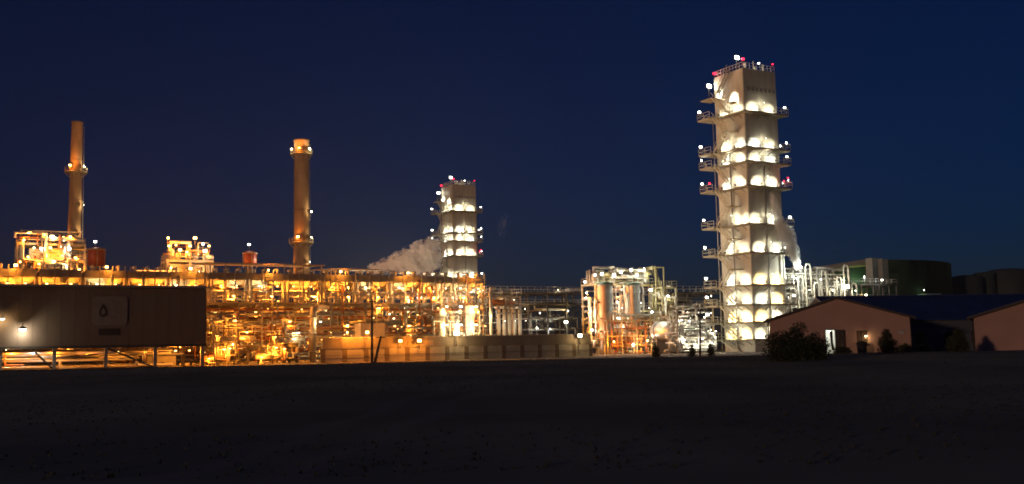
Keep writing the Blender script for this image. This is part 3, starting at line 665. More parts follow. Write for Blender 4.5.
lattice('dim steel lattice frame right of the distant tower, above the panel wall', 488, 586, 292, 215, 5, 3,
        [(502, 297, 'warm', 160, .8), (514, 300, 'warm', 60, .5), (525, 309, 'warm', 90, .5), (540, 313, 'white', 90, .5), (568, 311, 'warm', 110, .6), (566, 322, 'white', 420, 1.2), (537, 328, 'cool', 330, .7), (550, 329, 'cool', 330, .6), (558, 290, 'warm', 60, .4)])
lattice('dim steel lattice frame between the vessel unit and the nearest tower', 672, 722, 292, 200, 4, 9,
        [(711, 296, 'warm', 110, .7), (711, 313, 'warm', 110, .6), (711, 330, 'warm', 140, .6), (690, 318, 'cool', 80, .4)])
t = thing('canopy_slab', 'pale flat canopy slab on the top of the dim lattice frame', 'canopy', at(566, 292, 232), SITE)
MB().box(-1.4, 0, 0, 1.4, 2.5, .3).build('slab', WHITE, t); MB().box(-.1, 1, -at(566, 292, 232).z, .1, 1.2, -.01).build('post', STEEL, t); MB().box(1.6, 1.4, .4, 5, 3, .9).build('upper_slab', WHITE, t); MB().box(3, 2, -1, 3.2, 2.2, .39).build('upper_post', STEEL, t)
for i in range(5):
    p = at(499.5 + i * 5.2, 350, 172 + i * .45).xy.to_3d()
    v = thing('standpipe', '%s thick pale standpipe in the row above the panel wall' % ('leftmost', 'second from left', 'middle', 'second from right', 'rightmost')[i], 'pipe', p, SITE, 'pale standpipes above the wall')
    MB().tube([(0, 0, 0), (0, 0, 8.1)], .3, 12).build('pipe', PIPEC, v); MB()._lathe([(.3, 7.4), (.42, 7.42), (.42, 7.62), (.3, 7.64)], 12, (0, 0, 0)).build('flange', PIPEG, v)
    MB().tube([(0, 0, 8.1), (0, 0, 8.5), (0, 1.2, 8.5)], .22, 10).build('outlet', PIPEG, v)
    if i in (0, 2, 4): lamp(v, (.3, -1.6, 6.2), 'white', 55, 'hung', 0, .3)
t = thing('pipe_header_frame', 'brown steel frame with header drum over the pale standpipes', 'steel frame', at(492, 350, 172).xy.to_3d(), SITE)
frame(t, 2, 1, 2.9, 3, [4, 8.9, 10.6], .26, STEEL, rails=(2,)); MB().tube([(.4, 1.4, 9.5), (5.4, 1.4, 9.5)], .45, 14).build('header', RUST, t)
p = at(491.5, 350, 168).xy.to_3d(); t = thing('slim_column', 'slim pale column rising at the right end of the orange rack', 'column', p, SITE)
MB().tube([(0, 0, 0), (0, 0, 11.2)], .28, 12).build('pipe', PIPEC, t); MB().tube([(0, 0, 11.2), (0, 0, 11.6), (1, 0, 11.6)], .2, 8).build('elbow', PIPEC, t); lamp(t, (-.6, -1, 7), 'warm', 120, 'hung', 0, .6)

# ------------------------------------------------------------------ vessel unit with the two tall drums
VU = at(600, 352, 186).xy.to_3d()
def unit():
    t = thing('vessel_frame', 'bright steel frame with lamp lined top deck around the two tall vessels', 'plant unit', VU, SITE)
    L = t_at(VU, 656, 10)
    frame(t, 4, 1, L / 4, 4.4, [3.4, 8.2, 13.2], .26, YELL, decks=(2,), rails=(2,), braces=((3, 1), (0, 1)), y0=1.0)
    rng = random.Random(8)
    for k in range(7):
        x = .8 + k * (L - 1.6) / 6; MB()._lathe([(.3, 13.3), (.75, 13.5), (.75, 15 + .3 * (k % 3)), (.3, 15.7 + .3 * (k % 3))], 12, (x, 2.0 + (k % 2), 0)).build('small_vessel', PIPEC, t)
    clutter(t, (0, L, .2, 4, 13.3, 16.4), 40, 81, (PIPEC, SILV, YELL), rr=(.12, .34)); clutter(t, (0, L, 2.6, 7, .5, 12.6), 44, 82, (PIPEC, SILV, PIPEG)); clutter(t, (-.8, L + 4, -2.4, .2, .3, 3.2), 34, 83, (RUST, PIPEC, ORNG, SILV))
    frame(t, 5, 1, (L + 3) / 5, 1.0, [3.4, 6.2], .16, YELL, decks=(1,), rails=(1,), x0=-1.4, y0=-4.6)
    clutter(t, (-1.2, L + 4, -4.4, -3.0, .3, 7.5), 34, 84, (PIPEC, SILV, RUST, YELL), rr=(.06, .16)); clutter(t, (-1.6, .6, -2, 5, 1, 13), 16, 85, (PIPEC, SILV, YELL)); clutter(t, (4.0, 5.8, -2, 2, 1, 13), 14, 86, (PIPEC, SILV)); clutter(t, (L - 1.4, L + 4.4, -2, 3, 1, 13.5), 34, 87, (PIPEC, SILV, YELL), rr=(.08, .22))
    # stair tower on the right
    frame(t, 1, 1, 2.0, 2.2, [4, 8, 12, 16.6], .2, YELL, x0=L + .2, y0=.2); frame(t, 1, 1, 3.4, 3, [3.2, 6.4, 9.6, 12.6], .22, YELL, decks=(1, 2, 3), rails=(1, 2, 3), x0=L + .6, y0=-1.2)
    for a in range(4): flight(t, (L + .4 + (a % 2) * 1.6, .6, a * 4 + .2), (L + 2.0 - (a % 2) * 1.6, .6, a * 4 + 4.0), .8, YELL)
    for a in range(3): flight(t, (L + .8 + (a % 2) * 3, -1.1, a * 3.2 + .2), (L + 3.8 - (a % 2) * 3, -1.1, a * 3.2 + 3.1), .8, YELL)
    for (px, py, k, pw, s) in ((584, 282, 'white', 200, .9), (602, 274, 'white', 260, 1.0), (614, 275, 'white', 420, 1.3), (621, 272, 'white', 300, 1.1), (631, 270, 'white', 260, 1), (644, 269, 'white', 420, 1.1), (637, 275, 'cool', 420, 1.2), (595, 275, 'cool', 300, 1), (651, 290, 'cool', 260, 1), (668, 296, 'white', 220, 1), (586, 293, 'white', 160, .7), (585, 298, 'white', 160, .7),
                               (590, 312, 'white', 300, 1.1), (592, 330, 'cool', 260, 1), (617, 302, 'white', 160, .8), (617, 318, 'white', 200, .8), (652, 312, 'white', 330, 1), (655, 328, 'white', 330, 1.), (641, 303, 'white', 120, .6), (620, 345, 'white', 330, 1.3), (652, 345, 'cool', 330, 1.2), (601, 342, 'sodium', 260, .8), (634, 341, 'sodium', 260, .8)):
        a = at(px, py, 186 + max(0, t_at(VU, px, 8)) * .485 - 1.6); q = Matrix.Rotation(-SITE, 3, 'Z') @ (a - VU); q.y = min(q.y, -.4)
        if py > 335: q.y = -5.4
        lamp(t, q, k, pw * 1.25, 'flood', 0, s * .8)
    # no floods placed here; the vessels' left glow is coloured into their half shells
    for x, z in ((-.9, 4.6), (-.9, 8.4), (-.9, 11.6), (4.6, 4.6), (4.6, 8.4), (4.6, 11.6)): pass
unit()
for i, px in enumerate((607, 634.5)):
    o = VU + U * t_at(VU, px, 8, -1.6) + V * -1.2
    v = vessel('tall_vessel', ('tall grey vessel with painted orange lamp glow, on the left in the lamp topped frame', 'tall grey vessel with painted orange lamp glow, on the right in the lamp topped frame')[i], 'vessel', o, (13.2, 13.4)[i], 1.4, SILV if False else mat('grey vessel shell', (.42, .43, .40), .6, 0, .35, .8), group='tall vessels in the lamp topped frame', z0=2.6)
    MB()._lathe([(1.1, 13.2), (1.6, 13.25), (1.6, 13.5), (1.0, 13.7)], 20, (0, 0, -.3)).build('top_rim', mat('dark green rim', (.03, .06, .035)), v)
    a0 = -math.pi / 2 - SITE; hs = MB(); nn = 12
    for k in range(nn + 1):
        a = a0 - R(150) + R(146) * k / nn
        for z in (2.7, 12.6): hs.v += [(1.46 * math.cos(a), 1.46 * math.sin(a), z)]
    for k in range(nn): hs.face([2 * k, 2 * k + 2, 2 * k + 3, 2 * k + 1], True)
    hs.build('sodium_glow_shell', ORNG, v)  # sodium light on the left flank, put into this half shell's colour
    for z in (4.2, 7.6, 11.0):
        a = a0 - R(78); lamp(v, (3.4 * math.cos(a), 3.4 * math.sin(a), z), 'sodium', 110, 'post', a + math.pi / 2, .6)
        a = a0 + R(70); lamp(v, (3.1 * math.cos(a), 3.1 * math.sin(a), z + .8), 'cool', 90, 'post', a + math.pi / 2, .6)
    MB().tube([(1.2, -1.6, 1), (1.2, -1.6, 12.4), (.4, -.8, 13.4)], .14, 8).build('downcomer', PIPEC, v)
# end-on exchanger drums right of the unit
for i, (px, py, Y, r, m) in enumerate(((668.5, 331, 178, 1.75, SILV), (690, 336, 182, 1.3, SILV))):
    c = at(px, py, Y)
    d = drum('heat_exchanger', ('large silver exchanger drum seen end on right of the vessel frame', 'smaller silver drum among pipes left of the nearest tower')[i], 'heat exchanger', Vector((c.x, c.y, 0)), 6, r, SITE + math.pi / 2, m, c.z, 'end-on silver drums')
    MB().tube([(-3.9, 0, c.z), (-3.82, 0, c.z)], r * .8, 18).build('end_plate', PIPEC, d)
    clutter(d, (-4.6, -2.6, -2.5, 3.2, .3, 3.6), 16, 90 + i, (PIPEC, SILV, WHITE)); lamp(d, (-5.4, 1.2, c.z + 1.8), 'white', 240, 'hung', 0, .7); lamp(d, (-5.2, -1.4, 1.7), 'white', 260, 'hung', 0, 1.1)
t = thing('pipe_manifold', 'tangle of pale lit pipes at the foot of the nearest tower', 'pipe manifold', at(678, 352, 172).xy.to_3d(), SITE)
frame(t, 3, 1, 2.4, 2.5, [2.4, 4.6], .18, STEEL, rails=(1,)); clutter(t, (-.5, 8.6, -.8, 3.8, 2, 8.6), 34, 96, (PIPEC, SILV, WHITE), rr=(.07, .16)); clutter(t, (-.5, 8.6, -.8, 2.8, .3, 4.6), 50, 95, (PIPEC, SILV, WHITE), rr=(.09, .24))
for x, z in ((.4, 2.0), (2.6, 1.2), (4.4, 2.1), (6.4, 1.4), (1.6, 5.2), (5.0, 5.8), (7.4, 3.4)): lamp(t, (x, -1.3, z + .4), 'white', 170, 'hung', 0, .7)

# ------------------------------------------------------------------ pipe racks right of the nearest tower
def right_pipes():
    o = at(788, 352, 186).xy.to_3d(); t = thing('pipe_rack', 'cream lit pipe rack with looping pipes behind the pink gable', 'pipe rack', o, SITE); L = t_at(o, 850, 12)
    frame(t, 4, 2, L / 4, 4, [5, 9, 12.2, 15.4], .24, STEEL, decks=(1,), rails=(2,), braces=((1, 2), (3, 1)))
    clutter(t, (0, L, -1, 6, 8, 16), 80, 97, (PIPEC, SILV, PIPEG), rr=(.07, .18)); clutter(t, (0, L, -.5, 6, 1, 8), 20, 98, (PIPEC, SILV))
    for k in range(9):
        x = .5 + k * (L - 1) / 8; hh = 11 + (k * 7 % 5) * 1.15; MB().tube([(x, -.9, 1), (x, -.9, hh), (x + .3, -.9, hh + .5), (x + 1.0, -.9, hh + .5), (x + 1.3, -.9, hh), (x + 1.3, -.9, hh - 3 - k % 3)], .15, 10).build('loop_pipe', PIPEC, t)
    for k in range(6): lamp(t, (1 + k * (L - 2) / 5, -2.2, 13.2 - (k % 2) * 2), 'white', 190, 'hung', 0, .6)
    for k in range(4): lamp(t, (1.6 + k * (L - 2) / 4, -2.0, 7.5), 'white', 200, 'hung', 0, .7)
    lamp(t, (t_at(o, 841, 12), -1.4, at(841, 289, 200).z), 'white', 500, 'flood', 0, 1.5)
    q = Matrix.Rotation(-SITE, 3, 'Z') @ (at(801, 267, 184) - o); lamp(t, q, 'cool', 2600, 'flood', 0, .6)  # cool flood added to brighten the thin steam column
    # twin grey ducts on legs
    for i, px in enumerate((876.5, 886.5)):
        p = at(px, 345, 225 + i * 3).xy.to_3d(); d = thing('grey_duct', ('grey square duct on steel legs, left of the pair above the blue roof', 'grey square duct on steel legs, right of the pair above the blue roof')[i], 'duct', p, SITE, 'twin grey ducts')
        MB().box(-.95, -.95, 15.2, .95, .95, 20).build('duct_box', mat('grey duct', (.26, .26, .24), .7), d); MB().hexa([(-.4, -.4, 13.4), (.4, -.4, 13.4), (.4, .4, 13.4), (-.4, .4, 13.4), (-.9, -.9, 15.15), (.9, -.9, 15.15), (.9, .9, 15.15), (-.9, .9, 15.15)]).build('hopper', mat('grey duct', (.26, .26, .24)), d)
        for sx in (-.9, .9):
            for sy in (-.9, .9): MB().bar((sx, sy, 0), (sx, sy, 15.2), .2).build('leg', STEEL, d)
        for z in (6, 9, 12): MB().bar((-.9, -.92, z), (.9, -.92, z + 2.6), .12).build('brace', STEEL, d)
    d = lattice('narrow dim steel frame carrying walkways beside the twin ducts', 846, 898, 284, 214, 4, 17, [(864, 277, 'cool', 420, 1.2), (882, 280, 'cool', 150, .8), (866, 295, 'warm', 110, .7)], group='dim steel lattice frames')
right_pipes()
def storage_hall():
    Y = 300; c = at(866, 345, Y); t = thing('storage_hall', 'huge dark green rounded storage hall behind the blue roof', 'hall', Vector((c.x, Y, 0)), 0)
    xs = [(px - 866) * Y / 1000 for px in (798, 950)]; prof = []
    def zt(px): return at(px, {800: 273, 820: 269, 840: 266, 872: 261.5, 890: 259.5, 905: 259.5, 920: 259.8, 932: 260.2, 942: 260.8, 950: 261.6, 956: 263.5}[px], Y).z
    P = [800, 820, 840, 872, 890, 905, 920, 932, 942, 950, 956]
    for i, (a, b_) in enumerate(zip(P, P[1:])):          # rounded roof built of sheet bays
        x0, x1 = (a - 866) * Y / 1000 + .06, (b_ - 866) * Y / 1000 - .06; z0, z1 = zt(a), zt(b_)
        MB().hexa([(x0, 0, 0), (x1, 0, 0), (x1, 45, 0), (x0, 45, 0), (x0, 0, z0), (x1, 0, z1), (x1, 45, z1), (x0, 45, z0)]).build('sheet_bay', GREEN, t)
    MB().bar((at(815, 268, Y).x - c.x, -1.2, at(815, 270.5, Y).z), (at(871, 263.5, Y).x - c.x, -1.2, at(871, 265, Y).z), .9, .5).build('eave_trim', YELL, t)
    x = at(932, 297, Y).x - c.x; z = at(932, 296.2, Y).z; MB().box(x - 4.5, -1, z, x + 2.4, -.05, z + .7).build('door_canopy', WHITE, t)
    lamp(t, (x - 3, -1.8, z + 1.8), 'green', 30, 'flood', 0, .4, True)
    z = at(856, 282, Y).z
    for px in (848, 857): lamp(t, (at(px, 282, Y).x - c.x, -3.2, z), 'green', 420, 'post', 0, 1.0)
storage_hall()
for i, (pa, pb, py) in enumerate(((957, 986, 275), (979, 999, 272), (990, 1034, 269), (1036, 1070, 262))):
    Y = 320 + i * 5; a = at((pa + pb) / 2, 345, Y); r = (pb - pa) * Y / 2000; h = at((pa + pb) / 2, py, Y).z
    t = thing('storage_silo', ('short dim grey silo beside the green hall', 'narrow dim grey silo between two wider silos', 'wide dim grey silo above the second pink gable', 'tallest dim grey silo at the picture edge')[i], 'silo', Vector((a.x, Y, 0)), 0, 'dim storage silos')
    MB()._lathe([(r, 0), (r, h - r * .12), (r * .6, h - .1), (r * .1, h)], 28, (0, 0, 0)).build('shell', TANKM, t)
    for k in range(1, 5): z = h * k / 5; MB()._lathe([(r * .995, z), (r * 1.012, z + .05), (r * 1.012, z + .3), (r * .995, z + .35)], 28, (0, 0, 0)).build('hoop', TANKM, t)
t = thing('conveyor_gallery', 'dim grey head house and conveyor rising to the green hall', 'conveyor', at(790, 345, 280).xy.to_3d(), 0)
z0, z1 = at(786, 274, 280).z, at(872, 260.5, 280).z; MB().bar((0, 0, z0), (24, 0, z1), 2.2, 1.2).build('gallery', mat('grey duct', (.26, .26, .24)), t); MB().box(1.5, -1.5, z0 - 1.5, 5, 1.5, z0 + 1.9).build('head_house', mat('grey duct', (.26, .26, .24)), t)
for x in (3, 10, 17): MB().bar((x, 0, 0), (x, 0, z0 + (z1 - z0) * x / 24), .5).build('trestle', STEEL, t)

# ------------------------------------------------------------------ pink gabled houses and the blue roofed hall
def gable_house(label, X0, Y0, W, eave, apex, ax, depth, door=None, win=None, name='gabled_house', rz=0):
    zb = -.1; t = thing(name, label, 'house', (X0, Y0, 0), rz, 'pink gabled houses'); T = .3
    def zr(x): return eave + (apex - eave) * (x / ax if x < ax else (W - x) / (W - ax))
    cuts = sorted(set([0, ax, W] + ([door[0], door[1]] if door else []) + ([win[0], win[1]] if win else [])))
    b = MB()
    for a, c in zip(cuts, cuts[1:]):
        lo, hi = zb, None
        if door and a >= door[0] and c <= door[1]: b.poly([(a, 0, door[2]), (c, 0, door[2]), (c, 0, zr(c)), (a, 0, zr(a))], (0, T, 0)); continue
        if win and a >= win[0] and c <= win[1]:
            b.poly([(a, 0, win[3]), (c, 0, win[3]), (c, 0, zr(c)), (a, 0, zr(a))], (0, T, 0)); b.box(a, 0, zb, c, T, win[2]); continue
        b.poly([(a, 0, zb), (c, 0, zb), (c, 0, zr(c)), (a, 0, zr(a))], (0, T, 0))
    b.build('front_wall', PINK, t)
    MB().box(0, T + .005, zb, T, depth, eave).build('side_wall', PINK, t); MB().box(W - T, T + .005, zb, W, depth, eave).build('side_wall', PINK, t)
    MB().poly([(0, depth + .005, zb), (W, depth + .005, zb), (W, depth + .005, eave), (ax, depth + .005, apex), (0, depth + .005, eave)], (0, T, 0)).build('back_wall', PINK, t)
    for s, (xa, xb) in enumerate(((-.55, ax), (W + .55, ax))):
        sl_ = (apex - eave) / (ax if s == 0 else W - ax); za = eave - .55 * sl_ + .02; zb_ = apex + .02
        r = MB().hexa([(xa, -.35, za), (xb, -.35, zb_), (xb, depth + .5, zb_), (xa, depth + .5, za), (xa, -.35, za + .1), (xb, -.35, zb_ + .1), (xb, depth + .5, zb_ + .1), (xa, depth + .5, za + .1)]).build('roof_slope', NAVY, t)
        MB().hexa([(xa, -.40, za - .1), (xb, -.40, zb_ - .1), (xb, -.36, zb_ - .1), (xa, -.36, za - .1), (xa, -.40, za + .12), (xb, -.40, zb_ + .12), (xb, -.36, zb_ + .12), (xa, -.36, za + .12)]).build('barge_board', DKTRIM, r)
        rb = MB()
        for k in range(int(depth / .9)):
            y = .2 + k * .9; rb.bar((xa, y, za + .13), (xb, y, zb_ + .13), .06, .05)
        rb.build('seam', NAVY, r)
    for x in (-.12, W + .04): MB().tube([(x, -.1, eave - .25), (x, -.1, .1)], .045, 8).build('downpipe', DKTRIM, t)
    MB().box(-.03, -.05, -.1, W + .03, -.004, .38).build('plinth', CONC, t)
    return t
HY = 95.0
HR = R(-17.5); HO = at(770.5, 345, HY + 2.0); HD = Vector((math.cos(HR), math.sin(HR), 0))
def hx(px):                                   # distance along the front wall
    a, b_ = -5.0, 30.0
    for _ in range(40):
        m = (a + b_) / 2
        if proj(HO + HD * m)[0] < px: a = m
        else: b_ = m
    return a
HW = hx(911); hx0 = HO.x
eave = at(770, 320, HY).z; apex = at(838, 298, HY).z
dtop = at(831, 330, HY).z
house = gable_house('pink gabled house with a lit open doorway beside the nearest tower', HO.x, HO.y, HW, eave, apex, hx(838.5), 14, (hx(826.3), hx(835.2), dtop), (hx(857), hx(868), at(862, 342.5, HY).z, at(862, 330.5, HY).z), rz=HR)
da, db = hx(826.3), hx(835.2)
rm = MB(); rm.box(da - .6, 2.6, -.1, db + 1.6, 2.7, 2.9); rm.box(da - .7, .31, -.1, da - .6, 2.59, 2.9); rm.box(db + 1.6, .31, -.1, db + 1.7, 2.59, 2.9); rm.box(da - .7, .31, 2.91, db + 1.7, 2.7, 3.0)
rm.build('lobby_wall', WHITE, house)
lamp(house, ((da + db) / 2 - .1, 1.3, 2.65), 'cool', 75, 'hung', 0, .6)
fr = MB(); fr.box(da - .09, -.03, 0, da - .005, .2, dtop + .09); fr.box(db + .005, -.03, 0, db + .09, .2, dtop + .09); fr.box(da - .004, -.03, dtop + .005, db + .004, .2, dtop + .09); fr.build('door_frame', DKTRIM, house)
dl = MB().hexa([(db + .1, -.04, .1), (db + .75, -.68, .1), (db + .79, -.64, .1), (db + .14, 0, .1), (db + .1, -.04, dtop), (db + .75, -.68, dtop), (db + .79, -.64, dtop), (db + .14, 0, dtop)]).build('door', DKTRIM, house)
MB().bar((db + .62, -.62, 1.25), (db + .70, -.72, 1.25), .06).build('door_handle', STEEL, dl)
cur = MB()
for k in range(5): cur.tube([(db - .42 + k * .05, .36, dtop - .1), (db - .38 + k * .04, .38, 1.5), (db - .30 + k * .05, .36, .8)], .035, 6)
cur.build('curtain', BLACK, house)
wa, wb, wz0, wz1 = hx(857), hx(868), at(862, 342.5, HY).z, at(862, 330.5, HY).z
wf = MB()
for k in (0, 1, 2): x = wa + (wb - wa - .07) * k / 2; wf.box(x, .05, wz0, x + .07, .14, wz1)
for z in (wz0, wz1 - .07): wf.box(wa + .075, .06, z, wb - .075, .13, z + .07)
wo_ = wf.build('window', DKTRIM, house)
MB().box(wa + .02, .15, wz0 + .02, wb - .02, .17, wz1 - .02).build('pane', mat('dark window glass', (.10, .06, .045), .15, 0, .2), wo_); MB().box(wa - .1, -.1, wz0 - .09, wb + .1, -.005, wz0 - .01).build('sill', CONC, wo_)
lamp(house, (wb - .15, -.35, wz0 + .65), 'warm', 10, 'hung', 0, .42)
MB().box(hx(898.5), -.14, at(898, 334, HY).z, hx(905), -.01, at(898, 331, HY).z).build('meter_box', STEEL, house)
# second house at the picture edge
H2 = 90.0; x2 = at(975.5, 345, H2).x
gable_house('pink gabled house cut by the picture edge', x2, H2, 14, at(975, 317, H2).z, at(975, 317, H2).z + 2.1, 7, 16, rz=R(-26))
# hall with blue roof running across behind them
HB = 110.0; bx0, bx1 = at(842, 345, HB).x, at(1150, 345, HB).x
hall = thing('blue_roof_hall', 'long blue roofed hall with blue grey wall between the pink houses', 'hall', (bx0, HB, 0), R(8))
LB = bx1 - bx0; ev = at(940, 318, HB).z; rg = at(840, 297.6, HB + 6).z
MB().box(0, 0, -.1, LB, .3, ev).build('front_wall', BLUEW, hall); MB().box(0, 11.7, -.1, LB, 12, ev).build('back_wall', BLUEW, hall)
MB().poly([(0, .31, -.1), (0, 11.69, -.1), (0, 11.69, ev), (0, 6, rg - .05), (0, .31, ev)], (.3, 0, 0)).build('end_wall', BLUEW, hall)
for s in (0, 1):
    y0, y1 = (-.6, 6) if s == 0 else (12.6, 6)
    for k in range(12):
        x0, x1 = LB * k / 12 + .01, LB * (k + 1) / 12 - .01; zc = ev - .2
        MB().hexa([(x0, y0, zc), (x1, y0, zc), (x1, y1, rg), (x0, y1, rg), (x0, y0, zc + .1), (x1, y0, zc + .1), (x1, y1, rg + .1), (x0, y1, rg + .1)]).build('roof_sheet', NAVY, hall)
MB().box(0, 5.8, rg + .08, LB, 6.2, rg + .2).build('ridge_cap', NAVY, hall)
for k in range(6):
    x = at(920, 345, HB).x - bx0 + k * 3.4; p_ = MB().box(x, -.04, 1.2, x + 1.2, -.002, 2.5).build('window', DKTRIM, hall); MB().box(x + .08, -.06, 1.28, x + 1.12, -.042, 2.42).build('pane', mat('dark window glass', (.1, .06, .045)), p_)
MB().bar((at(949, 330, HB).x - bx0, -.05, at(949, 333, HB).z), (at(951, 330, HB).x - bx0, -.6, at(951, 329, HB).z), .12).build('wall_bracket', WHITE, hall)
# bin by the wall
p = at(862, 350, 92.5); t = thing('waste_bin', 'dark round bin standing below the small lit window', 'bin', (p.x, p.y, ground_z(p.x, p.y) - .03))
MB()._lathe([(.34, 0), (.40, .1), (.46, 1.25), (.42, 1.25)], 16, (0, 0, 0)).build('body', BLACK, t); MB()._lathe([(.49, 1.25), (.49, 1.33), (.2, 1.46)], 16, (0, 0, 0)).build('lid', BLACK, t)

# ------------------------------------------------------------------ shrubs
def shrub(name, label, px, Y, W, H, kind, seed, n, cat='shrub', z=None):
    p = at(px, 350, Y); z = ground_z(p.x, p.y) - .03; t = thing(name, label, cat, (p.x, p.y, z)); rng = random.Random(seed); c = MB(); s = MB()
    s.tube([(0, 0, 0), (.03, .02, H * .35), (-.02, .03, H * .7)], [.09 * H / 2, .06 * H / 2, .02], 7)
    clumps = []
    for k in range(70 if kind == 'bush' else 110):
        if kind == 'bush':
            a = rng.uniform(0, 6.28); rr = math.sqrt(rng.random()) * W * .42; hmax = H * (1 - .62 * (rr / (W * .5)) ** 2) * rng.uniform(.86, 1.05)
            clumps.append((rr * math.cos(a) * 1.0, rr * math.sin(a) * .7, rng.uniform(.12, .95) * hmax * .93, rng.uniform(.26, .5)))
        else:
            h = 1 - math.sqrt(rng.uniform(.0, .9)) * .96; rr = W * .46 * min(1, (1 - h) * 1.5 + .04) ** .8 * rng.uniform(.3, .95); a = rng.uniform(0, 6.28); clumps.append((rr * math.cos(a), rr * math.sin(a), h * H, .12 + .16 * (1 - h)))
    for q in clumps: s.tube([(0, 0, q[2] * .35), (q[0] * .6, q[1] * .6, q[2] * .75), (q[0], q[1], q[2])], [.03, .02, .008], 5)
    for i in range(n):
        q = rng.choice(clumps); d = Vector((rng.gauss(0, 1), rng.gauss(0, 1), rng.gauss(0, 1))).normalized() * q[3] * rng.uniform(.4, 1.12)
        o = Vector(q[:3]) + d
        if o.z < .02: continue
        l = rng.uniform(.07, .15) * (1 if kind == 'bush' else .8); dr = (d.normalized() + Vector((rng.uniform(-.7, .7), rng.uniform(-.7, .7), rng.uniform(-.2, .9)))).normalized(); sd = dr.cross(Vector((rng.uniform(-1, 1), rng.uniform(-1, 1), rng.uniform(-1, 1)))).normalized() * l * .3
        k = len(c.v); c.v += [tuple(o), tuple(o + dr * l * .5 + sd), tuple(o + dr * l), tuple(o + dr * l * .5 - sd)]; c.face([k, k + 1, k + 2, k + 3])
    s.build('trunk', BARK, t); c.build('crown', LEAF, t); return t
shrub('bush', 'wide dark bush before the left corner of the lit doorway house', 796, 62, 4.3, 2.35, 'bush', 1, 15000)
shrub('conifer', 'dark pointed conifer before the pink house wall', 887.5, 80, 1.5, 2.05, 'cone', 2, 6000, 'conifer')
shrub('conifer', 'dark rounded conifer before the blue grey hall wall', 958.5, 80, 1.8, 1.9, 'cone', 3, 6500, 'conifer')
for i, (px, Y, W, H) in enumerate(((656, 118, 1.0, 1.9), (692, 122, .9, 1.75), (711, 124, 1.0, 1.9))):
    shrub('conifer', ('small dark conifer sapling before the large end-on drum', 'small dark conifer sapling left of the thin pole', 'small dark conifer sapling between thin pole and tower foot')[i], px, Y, W, H, 'cone', 10 + i, 2600, 'conifer')
rng = random.Random(44)
for i, (px, Y, W, H) in enumerate(((842, 88, 1.5, .55), (905, 88, 1.6, .7), (922, 90, 1.3, .8))):
    shrub('low_shrub', ('low dark shrub under the open door leaf', 'low dark shrub at the right corner of the pink wall', 'low dark shrub before the blue grey wall')[i], px, Y, W, H, 'bush', 30 + i, 2500)

# ------------------------------------------------------------------ steam
def steam_mat(name, dens, noise, detail, edge, colr=(.98, .97, .96)):
    m = bpy.data.materials.new(name); m.use_nodes = True; n = m.node_tree; n.nodes.clear()
    out = n.nodes.new('ShaderNodeOutputMaterial'); pv = n.nodes.new('ShaderNodeVolumePrincipled'); pv.inputs['Color'].default_value = (*colr, 1); pv.inputs['Anisotropy'].default_value = .0
    tc = n.nodes.new('ShaderNodeTexCoord'); ln = n.nodes.new('ShaderNodeVectorMath'); ln.operation = 'LENGTH'
    no = n.nodes.new('ShaderNodeTexNoise'); no.inputs['Scale'].default_value = noise; no.inputs['Detail'].default_value = detail; no.inputs['Roughness'].default_value = .68
    oi = n.nodes.new('ShaderNodeObjectInfo'); ad = n.nodes.new('ShaderNodeVectorMath'); ad.operation = 'ADD'
    n.links.new(tc.outputs['Object'], ad.inputs[0]); n.links.new(oi.outputs['Location'], ad.inputs[1]); n.links.new(ad.outputs[0], no.inputs['Vector']); n.links.new(tc.outputs['Object'], ln.inputs[0])
    a = n.nodes.new('ShaderNodeMath'); a.operation = 'MULTIPLY_ADD'; a.inputs[1].default_value = 4.2; a.inputs[2].default_value = edge; n.links.new(no.outputs['Fac'], a.inputs[0])
    s = n.nodes.new('ShaderNodeMath'); s.operation = 'SUBTRACT'; n.links.new(a.outputs[0], s.inputs[0]); n.links.new(ln.outputs['Value'], s.inputs[1])
    k = n.nodes.new('ShaderNodeMath'); k.operation = 'MULTIPLY'; k.inputs[1].default_value = dens; k.use_clamp = False; n.links.new(s.outputs[0], k.inputs[0])
    mx = n.nodes.new('ShaderNodeMath'); mx.operation = 'MAXIMUM'; mx.inputs[1].default_value = 0; n.links.new(k.outputs[0], mx.inputs[0]); n.links.new(mx.outputs[0], pv.inputs['Density']); n.links.new(pv.outputs[0], out.inputs['Volume'])
    return m
def sphere_mesh(m):
    b = MB(); b._lathe([(math.sin(math.pi * k / 12) + .0005, -math.cos(math.pi * k / 12)) for k in range(13)], 20, (0, 0, 0)); return b.mesh('puff', m)
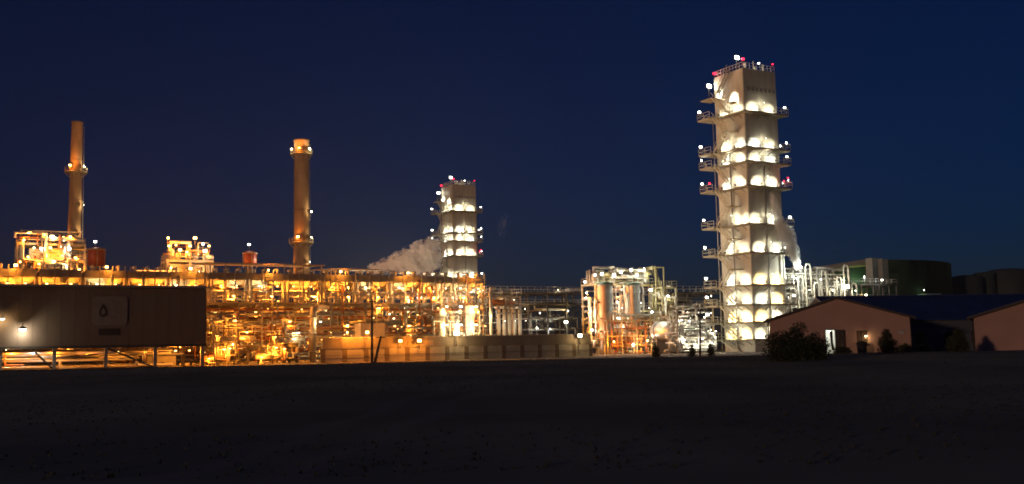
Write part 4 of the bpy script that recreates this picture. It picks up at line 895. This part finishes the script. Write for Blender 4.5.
def plume(label, puffs, m):
    t = thing('steam_plume', label, 'steam', at(*puffs[0][:2], puffs[0][2])); tag(t, kind='stuff', group='steam plumes'); me = sphere_mesh(m)
    for (px, py, Y, rx, rz, tilt) in puffs:
        o = inst('puff', me, t); o.location = at(px, py, Y) - t.location; o.scale = (rx, rx * .7, rz); o.rotation_euler = (0, R(tilt), 0)
    return t
M1 = steam_mat('steam thick', 5.0, 2.5, 6, -1.4); M2 = steam_mat('steam soft', 7, 2.2, 5, -1.25); M3 = steam_mat('steam wisp', .25, 2.2, 4, -1.5)
plume('large billowing steam cloud drifting left from the distant tower', [(px, py, 226 + k, rx * .76, rz * .8, tl) for k, (px, py, rx, rz, tl) in enumerate(((376, 268, 3.4, 1.8, -10), (389, 265, 4.4, 2.6, -15), (401, 261, 4.6, 3.4, -20), (410, 269, 4.6, 3.0, 0), (412, 256, 4.6, 3.6, -25), (422, 252, 4.4, 3.8, -30), (425, 265, 4.8, 4.0, 0), (431, 246, 3.4, 3.2, -20), (433, 258, 4.0, 4.0, 0)))], M1)
plume('thin steam column rising at the right flank of the nearest tower', [(796, 261, 183, .9, 2.2, -14), (792, 250, 182, 1.4, 2.4, -18), (787, 237, 181, 1.8, 2.6, -14), (780, 224, 179.5, 1.3, 2.4, -24), (775, 206, 179, .9, 2.8, -12)], M2)
plume('faint steam wisp in the sky between the two towers', [(503, 226, 300, 2.2, 4.4, 15)], M3)

# floods added on the rearmost rack only to light the steam cloud
for px in (372, 392, 412, 430):
    lamp(rk3, (60 + t_at(RK + V * 34, px, 14), 4, 14.2), 'cool' if px > 380 else 'warm', 13000, 'flood', 0, .7)
# ------------------------------------------------------------------ night haze that the lamps light up
hz = MB().box(-260, -30, -1, 260, 420, 64).build('haze', None); tag(hz, 'thin lamp lit night haze over the whole plant', 'haze', kind='stuff')
hm = bpy.data.materials.new('haze'); hm.use_nodes = True; hn = hm.node_tree; hn.nodes.clear()
ho = hn.nodes.new('ShaderNodeOutputMaterial'); hv = hn.nodes.new('ShaderNodeVolumePrincipled'); hv.inputs['Density'].default_value = .00011; hv.inputs['Color'].default_value = (.9, .9, .9, 1); hv.inputs['Anisotropy'].default_value = .3
hn.links.new(hv.outputs[0], ho.inputs['Volume']); hz.data.materials.append(hm)
